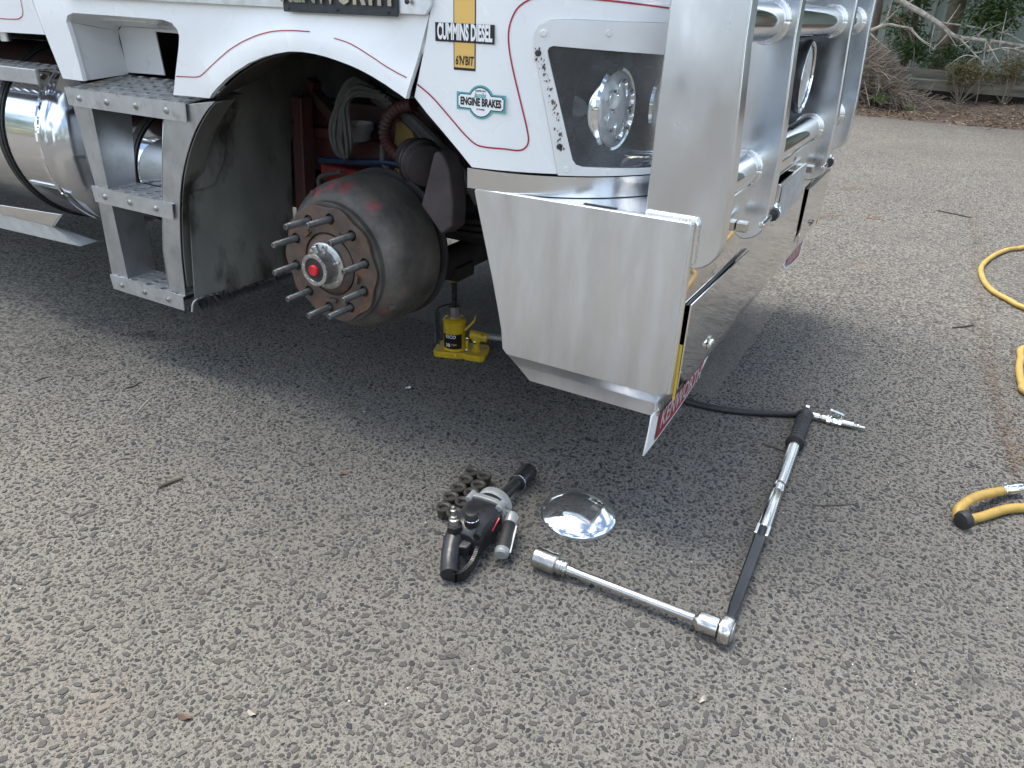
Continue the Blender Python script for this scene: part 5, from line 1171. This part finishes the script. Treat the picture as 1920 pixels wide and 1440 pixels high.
# ---- yellow compressor hose: runs out of the picture and back
yh = thing('compressor_hose', 'dusty yellow compressor hose snaking in from the right edge', 'air hose', (0.30, 0.53, 0.0))
O_ = Vector(yh.location); z_ = 0.0135
path = [(1960, 440), (1920, 463), (1890, 468), (1862, 480), (1841, 499), (1842, 520), (1858, 543), (1890, 562), (1925, 579)]
P1 = [G3(*p, z_) for p in path]; P1 += [Vector((0.80, 2.50, z_)), Vector((0.86, 2.30, z_)), Vector((0.74, 2.16, z_))] + [G3(*p, z_) for p in [(1925, 652), (1914, 672), (1911, 695), (1916, 720), (1926, 738)]]
P1 += [Vector((0.66, 1.38, z_)), Vector((0.80, 1.20, z_)), Vector((0.74, 0.95, z_)), Vector((0.58, 0.78, z_))] + [G3(*p, z_) for p in [(1900, 953), (1840, 969), (1812, 974)]]
P1 += [G3(1796, 970, 0.020), G3(1800, 952, 0.036), G3(1830, 932, 0.042), G3(1880, 920, 0.026)]
MB().tube([p - O_ for p in smoothpath(P1, 8)], 0.0135, 14).build('hose', 'hose', yh)
e0_, e1_ = G3(1876, 920, 0.026) - O_, G3(1925, 914, 0.020) - O_; ed = (e1_ - e0_).normalized()
MB().lathe([(0.0155, 0), (0.0155, 0.012), (0.012, 0.014), (0.012, 0.020), (0.017, 0.023), (0.017, 0.048), (0.0155, 0.050), (0.0165, 0.054), (0.0165, 0.075), (0.012, 0.078)], e0_, ed, 24).build('coupling', 'chrome', yh)
MB().torus(e0_ + ed * 0.006, ed, 0.0155, 0.0022, 24, 6).build('hose_clamp', 'chrome_worn', yh)
MB().obox(e0_ + ed * 0.008 + Vector((0, 0, 0.02)), ed * 0.005, Vector((0.0, 0.004, 0)), Vector((0, 0, 0.006))).build('clamp_screw', 'chrome_worn', yh, bevel=0.001)
q = G3(1806, 978, 0.018) - O_
MB().lathe([(0.012, -0.016), (0.022, -0.013), (0.026, -0.004), (0.026, 0.006), (0.021, 0.014), (0.012, 0.016)], q + Vector((0, 0, 0.006)), G3(1840, 969, 0) - G3(1806, 978, 0), 28).build('rubber_buffer', 'rubber', yh)
# ---- small litter on the asphalt
def stick(pxs, r, name, label, mat='darktwig', cat='twig', group=None):
    P = smoothpath([G3(x, y, r * 0.9 + 0.001) for x, y in pxs], 4); n_ = len(P)
    o = MB().tube(P, [r * (0.6 + 0.4 * math.sin(math.pi * (0.15 + 0.7 * i / n_))) for i in range(n_)], 7).build(name, mat)
    return tag(o, label, cat, group)
tg = 'twigs on the asphalt'
stick([(298, 913), (318, 904), (342, 895)], 0.0052, 'twig', 'thick grey twig lying in the open at far left', 'timber', group=tg)
stick([(1428, 832), (1450, 838), (1475, 848)], 0.0030, 'twig', 'dark twig ending at the torque wrench shaft', group=tg)
stick([(1523, 946), (1550, 948), (1600, 945)], 0.0018, 'twig', 'thin dark twig right of the torque wrench', group=tg)
stick([(1786, 614), (1805, 612), (1826, 609)], 0.0040, 'twig', 'dark twig near the brown dirt line by the yellow hose', group=tg)
stick([(1756, 394), (1790, 401), (1822, 408)], 0.0045, 'twig', 'long dark twig far off in front of the bull bar', group=tg)
stick([(236, 727), (250, 724), (259, 718)], 0.0030, 'twig', 'short curved black twig below the access steps', group=tg)
stick([(255, 775), (270, 758), (285, 744)], 0.0014, 'twig', 'thin pale straw below the access steps', 'palebark', group=tg)
stick([(66, 715), (80, 709), (92, 706)], 0.0022, 'twig', 'short twig at the left edge under the tank', group=tg)
stick([(1619, 645), (1634, 648)], 0.0022, 'twig', 'tiny pale twig in the shade edge before the bull bar', 'palebark', group=tg)
stick([(960, 853), (975, 866), (985, 880)], 0.0009, 'wire', 'bright wire sliver behind the impact wrench socket', 'chrome', 'wire')
def leaf(px, py, s, ang, name, label, mat, cat='leaf'):
    p = G3(px, py, 0.0035); n_ = 9; vs = []
    for i in range(n_):
        a = 2 * math.pi * i / n_; rx = s * (1 + 0.25 * math.cos(2 * a)); vs.append((p.x + rx * math.cos(a) * math.cos(ang) - 0.5 * s * math.sin(a) * math.sin(ang), p.y + rx * math.cos(a) * math.sin(ang) + 0.5 * s * math.sin(a) * math.cos(ang), 0.0045 + 0.004 * math.cos(a * 2 + px)))
    vs.append((p.x, p.y, 0.0075))
    o = MB().add(vs, [(i, (i + 1) % n_, n_) for i in range(n_)]).build(name, mat, solid=0.0008)
    return tag(o, label, cat)
leaf(347, 1345, 0.013, 0.4, 'leaf', 'reddish brown leaf flake in the near left foreground', 'brownbit')
leaf(645, 888, 0.012, 1.0, 'leaf', 'brown leaf flake on the asphalt left of the wheel nuts', 'brownbit')
leaf(219, 668, 0.010, 0.3, 'leaf', 'small tan leaf in the shade below the access steps', 'litter')
leaf(1318, 1312, 0.010, 1.3, 'leaf', 'narrow straw coloured leaf in the near foreground', 'palebark')
leaf(472, 1338, 0.009, 0.1, 'leaf', 'pale leaf sliver right of the reddish brown leaf', 'palebark')
leaf(765, 727, 0.009, 0.8, 'leaf', 'white paper scrap on the asphalt in front of the brake drum', 'decal_white', 'scrap')
# crumbled dirt patch below the steps
o = MB()
for k in range(150):
    p = G3(275 + rnd.gauss(0, 17), 631 + rnd.gauss(0, 5) + 0.1 * 0, 0.0); s = rnd.uniform(0.002, 0.009)
    o.add([(p.x + s * rnd.uniform(-1, 1), p.y + s * rnd.uniform(-1, 1), 0.002 + rnd.random() * 0.003) for _ in range(4)], [(0, 1, 2), (0, 2, 3), (0, 3, 1)])
tag(o.build('mud_patch', 'dirt', smooth=False), 'crumbled patch of dark dirt on the asphalt below the steps', 'dirt')['kind'] = 'stuff'
cm = MB()
for k in range(420):
    x, y = rnd.uniform(-2.6, 1.0), rnd.uniform(-1.2, 3.0); s = rnd.uniform(0.0008, 0.0028) * (1.6 if rnd.random() < 0.08 else 1)
    a = rnd.random() * 6.28; cm.add([(x + s * math.cos(a), y + s * math.sin(a), 0.0045), (x + s * math.cos(a + 2.2), y + s * math.sin(a + 2.2), 0.004), (x + s * math.cos(a + 4.1), y + s * math.sin(a + 4.1), 0.0055)], [(0, 1, 2)])
tag(cm.build('pale_grit', 'chip', smooth=False, recalc=False), 'specks of pale grit scattered over the asphalt', 'grit')['kind'] = 'stuff'
dl_ = MB(); path = smoothpath([G3(1815, 405), G3(1832, 460), G3(1838, 560), G3(1850, 660), G3(1868, 740), G3(1890, 820), G3(1910, 880)], 30)
for p in path:
    for k in range(9):
        x, y = p.x + rnd.gauss(0, 0.025), p.y + rnd.gauss(0, 0.03); s = rnd.uniform(0.0015, 0.006); a = rnd.random() * 6.28
        dl_.add([(x + s * math.cos(a + t) * rnd.uniform(.5, 1.3), y + s * math.sin(a + t), 0.0035 + rnd.random() * 0.002) for t in (0, 2.1, 4.2)], [(0, 1, 2)])
for px, py in [(1555, 405), (1590, 352), (1640, 408)]:
    for k in range(70):
        p = G3(px + rnd.gauss(0, 14), py + rnd.gauss(0, 3)); s = rnd.uniform(0.003, 0.012); a = rnd.random() * 6.28
        dl_.add([(p.x + s * math.cos(a + t), p.y + s * math.sin(a + t), 0.004 + rnd.random() * 0.003) for t in (0, 2.1, 4.2)], [(0, 1, 2)])
tag(dl_.build('dirt_line', 'brownbit', smooth=False, recalc=False), 'line of brown leaf crumbs along a seam in the asphalt', 'leaf crumbs')['kind'] = 'stuff'

# ================================================================== BACKGROUND BEYOND THE YARD
def hz_(x, y): return 0.10 * noise.noise(Vector((x * 0.7, y * 0.7, 5))) + 0.04 * noise.noise(Vector((x * 3, y * 3, 2))) + min(0.22, max(0.0, (y - 10.6) * 0.075)) - 0.02
vg = MB(); XS = np.linspace(-9, 9, 120); YS = np.linspace(10.2, 17, 46)
vg.add([(x, y, hz_(x, y) if y > 10.5 else -0.03) for y in YS for x in XS], [(j * 120 + i, j * 120 + i + 1, (j + 1) * 120 + i + 1, (j + 1) * 120 + i) for j in range(45) for i in range(119)])
verge = structure(vg.build('verge_soil', 'soil'))
br2 = random.Random(21)
lm_ = MB()
for k in range(9000):
    x = br2.uniform(-3.4, 2.6); y = 10.5 + abs(br2.gauss(0, 1.0)) + edge_wob(x) * 0.8 - 0.02 * x
    if br2.random() < 0.04: y -= br2.random() * 0.5
    z = (hz_(x, y) if y > 10.6 else 0.0) + 0.008 + br2.random() * 0.03; s = br2.uniform(0.010, 0.034); a = br2.random() * 6.28; t = br2.uniform(-0.6, 0.6); w = s * br2.uniform(0.15, 0.45)
    c, sn = math.cos(a), math.sin(a)
    lm_.add([(x - s * c, y - s * sn, z), (x + w * sn, y - w * c, z + 0.01 * br2.random()), (x + s * c, y + s * sn, z + s * t * 0.5), (x - w * sn, y + w * c, z + 0.012 * br2.random())], [(0, 1, 2, 3)])
tag(lm_.build('leaf_litter', 'litter', smooth=False, recalc=False), 'brown leaf litter along the edge of the asphalt', 'leaf litter')['kind'] = 'stuff'
# heap of dead sticks behind the bull bar
hs = MB(); 
for k in range(2600):
    u = br2.gauss(0, 1); x = -1.35 + 0.42 * u + br2.uniform(-.1, .1); y = 12.0 + br2.gauss(0, 0.35); H = 0.78 * math.exp(-((x + 1.45) / 0.55) ** 2) + 0.06
    z = 0.05 + H * br2.random() ** 0.7; L = br2.uniform(0.08, 0.32); a = br2.random() * 6.28; e = br2.gauss(0.05, 0.45); d = Vector((math.cos(a) * math.cos(e), math.sin(a) * math.cos(e), math.sin(e)))
    c = Vector((x, y, z)); s_ = d.cross(Vector((0.2, 0.9, 0.4))).normalized() * br2.uniform(0.003, 0.008); t_ = d.cross(s_).normalized() * s_.length; k2 = Vector((br2.gauss(0, .02), br2.gauss(0, .02), br2.gauss(0, .03)))
    hs.add([c - d * L - s_, c - d * L + s_, c + k2 + s_, c + k2 - s_, c + d * L + s_ * .5, c + d * L - s_ * .5, c - d * L + t_, c + k2 + t_, c + d * L + t_ * .5], [(0, 1, 2, 3), (3, 2, 4, 5), (1, 6, 7, 2), (2, 7, 8, 4), (6, 0, 3, 7), (7, 3, 5, 8)])
tag(hs.build('brush_heap', 'sticks', smooth=False, recalc=False), 'heap of dry dead sticks behind the bull bar', 'brushwood')['kind'] = 'stuff'
# old timber sleepers lying in a loose stack
def sleeper(x0, x1, y, z, w, h, lab, rz, dz=0.0):
    mb = MB(); n_ = 14; vs = []
    for i in range(n_):
        t = i / (n_ - 1); x = x0 + (x1 - x0) * t; yy = y + rz * (x - x0); j = [0.012 * noise.noise(Vector((x * 2, k * 5.0 + z * 9, y))) for k in range(8)]
        zz = z + dz * (x - x0); vs += [(x, yy - w / 2 + j[0], zz + j[1]), (x, yy + w / 2 + j[2], zz + j[3]), (x, yy + w / 2 + j[4], zz + h + j[5]), (x, yy - w / 2 + j[6], zz + h + j[7])]
    mb.add(vs, [(4 * i + k, 4 * i + (k + 1) % 4, 4 * i + 4 + (k + 1) % 4, 4 * i + 4 + k) for i in range(n_ - 1) for k in range(4)] + [(3, 2, 1, 0), tuple(4 * (n_ - 1) + k for k in range(4))])
    return tag(mb.build('timber_sleeper', 'timber', bevel=0.012), lab, 'timber sleeper', 'old timber sleepers beyond the asphalt')
sleeper(-1.05, 2.6, 12.55, 0.27, 0.26, 0.15, 'front weathered timber sleeper overhanging a dark gap', 0.03, -0.012)
sleeper(-1.00, 2.8, 12.90, 0.38, 0.28, 0.17, 'upper weathered timber sleeper behind the front one', 0.02, -0.012)
sleeper(-0.9, 2.7, 13.05, 0.15, 0.26, 0.2, 'lowest timber sleeper in the shadow under the stack', 0.02, -0.01)
# corrugated shed wall
shed = thing('metal_shed', 'pale green corrugated steel shed wall behind the trees', 'shed', (0, 15.6, 0))
def shed_sheet(x0, x1):
    prof = []; x = x0; 
    while x < x1 - 0.01:
        prof += [(x, 0), (x + 0.115, 0), (x + 0.13, -0.03), (x + 0.165, -0.03), (x + 0.18, 0)]; x += 0.19
    prof.append((x1, 0))
    return MB().add([(a, b, 0) for a, b in prof] + [(a, b, 4.2) for a, b in prof], [(i, i + 1, len(prof) + i + 1, len(prof) + i) for i in range(len(prof) - 1)]).build('wall_sheet', 'shed', shed, smooth=False, solid=0.002)
for k in range(14): shed_sheet(-6.65 + 0.95 * k, -6.65 + 0.95 * (k + 1) - 0.0)
MB().box(-6.7, 6.7, 0.01, 3.0, 4.15, 4.3).build('roof_edge', 'shed', shed)
# trees and fallen branches
def limb(mb, P, r0, r1, n=9):
    P = smoothpath(P, 5); m = len(P); mb.tube(P, [r0 + (r1 - r0) * i / (m - 1) for i in range(m)], n); return P
def foliage(centres, count, spread, size, seed):
    r = random.Random(seed); mb = MB()
    for k in range(count):
        c = Vector(r.choice(centres)); p = c + Vector((r.gauss(0, spread), r.gauss(0, spread), r.gauss(0, spread * 0.8)))
        a = r.random() * 6.28; d = Vector((math.cos(a), math.sin(a), r.gauss(-0.5, 0.5))).normalized(); s_ = d.cross(Vector((r.gauss(0, 1), r.gauss(0, 1), 1))).normalized(); L = size * r.uniform(0.6, 1.3); w = L * 0.17
        mb.add([p, p + d * L * 0.45 + s_ * w, p + d * L, p + d * L * 0.45 - s_ * w], [(0, 1, 2, 3)])
    return mb
def tree(base, top, r, lab, cat, crown, count, spread, seed, size=0.11):
    t = thing('tree', lab, cat, base); b = Vector(base); mb = MB(); tp = Vector(top) - b
    limb(mb, [(0, 0, -0.1), tp * 0.35 + Vector((0.04, 0, 0)), tp * 0.7 - Vector((0.05, 0, 0)), tp], r, r * 0.55, 12)
    mb.build('trunk', 'bark', t); rr_ = random.Random(seed)
    bm2 = MB()
    for c in crown:
        s_ = tp * rr_.uniform(0.4, 0.95); e = Vector(c) - b; limb(bm2, [s_, s_.lerp(e, 0.5) + Vector((0, 0, 0.12)), e], 0.028, 0.008, 6)
    bm2.build('branches', 'bark', t)
    foliage([Vector(c) - b for c in crown], count, spread, size, seed).build('crown', 'leaf', t, smooth=False, recalc=False)
    return t
tree((-0.50, 13.6, 0.1), (-0.30, 13.7, 3.6), 0.13, 'brown tree trunk with hanging green leaves before the shed', 'tree', [(-0.2, 13.4, 1.75), (0.15, 13.2, 1.55), (0.35, 13.3, 1.72), (0.25, 13.2, 1.32), (0.05, 13.5, 2.1), (-0.7, 13.6, 2.3), (0.5, 13.5, 2.1), (-0.2, 13.8, 2.8), (0.4, 13.6, 2.7), (0.02, 13.2, 1.28)], 3800, 0.17, 4)
tree((-1.62, 13.4, 0.1), (-1.75, 13.5, 3.6), 0.17, 'dark tree trunk close behind the bull bar top', 'tree', [(-1.5, 13.4, 2.2), (-1.1, 13.4, 2.3), (-2.0, 13.3, 2.5), (-1.6, 13.6, 3.0), (-0.9, 13.5, 1.85)], 1500, 0.2, 9)
tree((-1.05, 14.3, 0.1), (-1.0, 14.4, 2.6), 0.07, 'thin leafy sapling in the gap beside the dark trunk', 'tree', [(-1.0, 14.2, 0.95), (-0.85, 14.2, 0.8), (-1.1, 14.2, 1.6), (-0.9, 14.2, 1.9), (-1.2, 14.2, 1.2)], 1300, 0.14, 13)
ct = tree((2.6, 13.9, 0.1), (2.2, 13.6, 5.2), 0.2, 'unseen spreading tree added beyond the right edge so its crown shades the verge', 'tree', [(x_, y_, z_) for x_ in (-2.6, -1.4, -0.2, 1.0, 2.2, 3.2) for y_, z_ in ((11.6, 4.3), (12.8, 4.8), (14.2, 5.0), (13.4, 3.7))], 9000, 0.55, 51, 0.22)  # tree out of view, added to put the verge in shade
def branch(pxs, Y, r0, r1, lab, mat='palebark', twigs=8, seed=1):
    P = [S3(x, y, Y + dy) for x, y, dy in pxs]; mb = MB(); Q = limb(mb, P, r0, r1); r = random.Random(seed)
    for k in range(twigs):
        i = r.randrange(2, len(Q) - 1); p = Q[i]; d = Vector((r.gauss(0.3, 0.6), r.gauss(0, 0.4), r.gauss(-0.2, 0.6))).normalized(); L = r.uniform(0.2, 0.55)
        limb(mb, [p, p + d * L * 0.5 + Vector((0, 0, r.gauss(0, 0.05))), p + d * L], 0.012, 0.004, 5)
    return tag(mb.build('fallen_branch', mat), lab, 'branch', 'fallen branches before the shed')
branch([(1668, -12, 0), (1700, 8, 0), (1735, 28, 0), (1765, 48, 0), (1790, 68, 0.1), (1830, 74, 0.1), (1880, 80, 0.2), (1940, 90, 0.2)], 12.7, 0.045, 0.022, 'long pale fallen branch sloping down to the right', seed=2, twigs=14)
branch([(1620, 62, 0), (1640, 54, 0), (1664, 46, 0), (1690, 50, 0), (1712, 53, 0)], 12.2, 0.032, 0.010, 'short pale branch sticking out from the brush heap', seed=3, twigs=5)
branch([(1760, 42, 0), (1800, 47, 0), (1850, 55, 0), (1900, 66, 0)], 13.0, 0.016, 0.008, 'thin grey branch crossing in front of the tree leaves', seed=5, twigs=6)
branch([(1800, 72, 0), (1815, 88, 0), (1830, 104, 0), (1845, 118, 0)], 12.6, 0.014, 0.006, 'thin drooping grey branch above the sleepers', seed=6, twigs=6)
branch([(1660, 20, 0), (1690, 40, 0), (1705, 62, 0), (1712, 82, 0), (1716, 105, 0)], 13.2, 0.018, 0.008, 'dark bent branch left of the long pale one', 'bark', seed=8, twigs=12)
branch([(1850, 96, 0), (1890, 90, 0), (1940, 104, 0)], 12.5, 0.012, 0.006, 'lower grey branch at the right edge', seed=11, twigs=7)
def bush(name, c, n, spread, size, mat, lab, cat, seed, stems=10):
    t = thing(name, lab, cat, (c[0], c[1], 0.1)); r = random.Random(seed); mb = MB()
    for k in range(stems):
        d = Vector((r.gauss(0, spread * 1.3), r.gauss(0, spread), c[2] + r.gauss(0, spread) - 0.1)); limb(mb, [(0, 0, 0), d * 0.5 + Vector((r.gauss(0, .03), 0, 0)), d], 0.009, 0.003, 5)
    mb.build('stems', 'twig', t)
    f = foliage([(r.gauss(0, spread), r.gauss(0, spread * .6), c[2] - 0.1 + r.gauss(0, spread * .6)) for _ in range(14)], n, spread * 0.45, size, seed)
    f.build('foliage', mat, t, smooth=False, recalc=False)
bush('shrub', (-0.30, 12.9, 0.78), 1500, 0.15, 0.06, 'leaf', 'low green shrub under the long pale branch', 'shrub', 31)
bush('shrub', (0.02, 12.3, 0.58), 1900, 0.14, 0.045, 'dryfern', 'dry brown shrub in front of the sleepers', 'shrub', 33)
bush('shrub', (0.62, 12.5, 0.70), 1900, 0.17, 0.045, 'dryfern', 'dry brown shrub at the right edge by the sleepers', 'shrub', 35)
bush('shrub', (-0.85, 13.2, 0.85), 1300, 0.15, 0.055, 'leaf', 'dark green shrub between brush heap and long branch', 'shrub', 37)
bush('weed', (-1.00, 11.3, 0.20), 60, 0.045, 0.06, 'weed', 'small bright green weed at the foot of the brush heap', 'weed', 39, 5)
bush('weed', (-0.62, 11.35, 0.10), 26, 0.03, 0.05, 'weed', 'tiny green weed right of the bright one', 'weed', 41, 3)
# dry stems standing in the litter
for k, (px, lab) in enumerate([(1830, 'thin dry stem standing before the middle of the sleepers'), (1878, 'thin dry stem standing before the right end of the sleepers'), (1732, 'leaning dry stem before the left end of the sleepers')]):
    b0 = S3(px, 192, 11.9); tp = S3(px + (6, 12, 22)[k], 150, 11.9); mb = MB(); limb(mb, [b0, b0.lerp(tp, 0.5) + Vector((0.01, 0, 0)), tp], 0.008, 0.004, 6)
    tag(mb.build('dry_stem', 'twig'), lab, 'stem', 'dry stems in the litter')
# ================================================================== ACROSS THE YARD (behind the viewer, added for the polished metal to mirror)
wh_ = thing('warehouse', 'pale cream warehouse across the yard, added unseen for the polished metal to mirror', 'warehouse', (3.0, -26.0, 0))
MB().box(-9, 9, -6, 0, 0, 5.2).build('wall', 'cream', wh_)
MB().prism([(-9.3, -6.3, 5.2), (-9.3, 0.3, 5.2), (-9.3, -3, 6.4)], (18.6, 0, 0)).build('roof', 'greyal', wh_)
for k in range(3): MB().box(-7 + k * 5, -3.6 + k * 5, -0.02, 0.06, 0.0, 3.8).build('roller_door', 'shed', wh_)
van = thing('parked_van', 'white van parked across the yard, added unseen for the bull bar posts to mirror', 'van', (-5.6, -12.5, 0), (0, 0, R_(12)))
vp = [(-2.5, 0.35), (2.45, 0.35), (2.5, 0.95), (1.75, 1.15), (1.1, 1.95), (0.9, 2.05), (-2.4, 2.05), (-2.5, 1.9)]
MB().prism([(x, -0.9, z) for x, z in vp], (0, 1.8, 0)).build('body', 'white', van, bevel=0.05, seg=3)
MB().prism([(0.2, 0.902, 1.2), (1.55, 0.902, 1.2), (1.0, 0.902, 1.85), (0.2, 0.902, 1.85)], (0, 0.006, 0)).build('side_window', 'glassdark', van)
for x in (-1.6, 1.6):
    w_ = MB().lathe([(0.2, -0.02), (0.34, 0.0), (0.34, 0.2), (0.2, 0.22)], (x, 0.72, 0.34), (0, 1, 0), 36).build('wheel', 'rubber', van)
    MB().lathe([(0.2, 0.2), (0.19, 0.215), (0.05, 0.2)], (x, 0.72, 0.34), (0, 1, 0), 28).build('rim', 'greyal', w_)
tl = []
r_ = random.Random(77)
for k in range(1600):
    a = R_(r_.uniform(150, 395)); 
    if 262 < math.degrees(a) < 300: continue
    rr_ = r_.uniform(30, 40); x, y = rr_ * math.cos(a), rr_ * math.sin(a); z = r_.random() ** 0.8 * (5.5 + 2.5 * noise.noise(Vector((a * 4, 1, 1))))
    s_ = r_.uniform(0.5, 1.1); tl.append((x, y, z, s_))
mb = MB()
for x, y, z, s_ in tl:
    for q in range(10):
        p = Vector((x, y, z)) + Vector((r_.gauss(0, s_), r_.gauss(0, s_), r_.gauss(0, s_ * .7))); u = Vector((r_.gauss(0, 1), r_.gauss(0, 1), r_.gauss(0, 1))).normalized() * 0.35; v = u.cross(Vector((r_.gauss(0, 1), r_.gauss(0, 1), r_.gauss(0, 1)))).normalized() * 0.2
        mb.add([p - u, p + v, p + u, p - v], [(0, 1, 2, 3)])
tag(mb.build('treeline', 'leaf', smooth=False, recalc=False), 'far line of trees round the yard, added unseen for the reflections', 'trees')['kind'] = 'stuff'
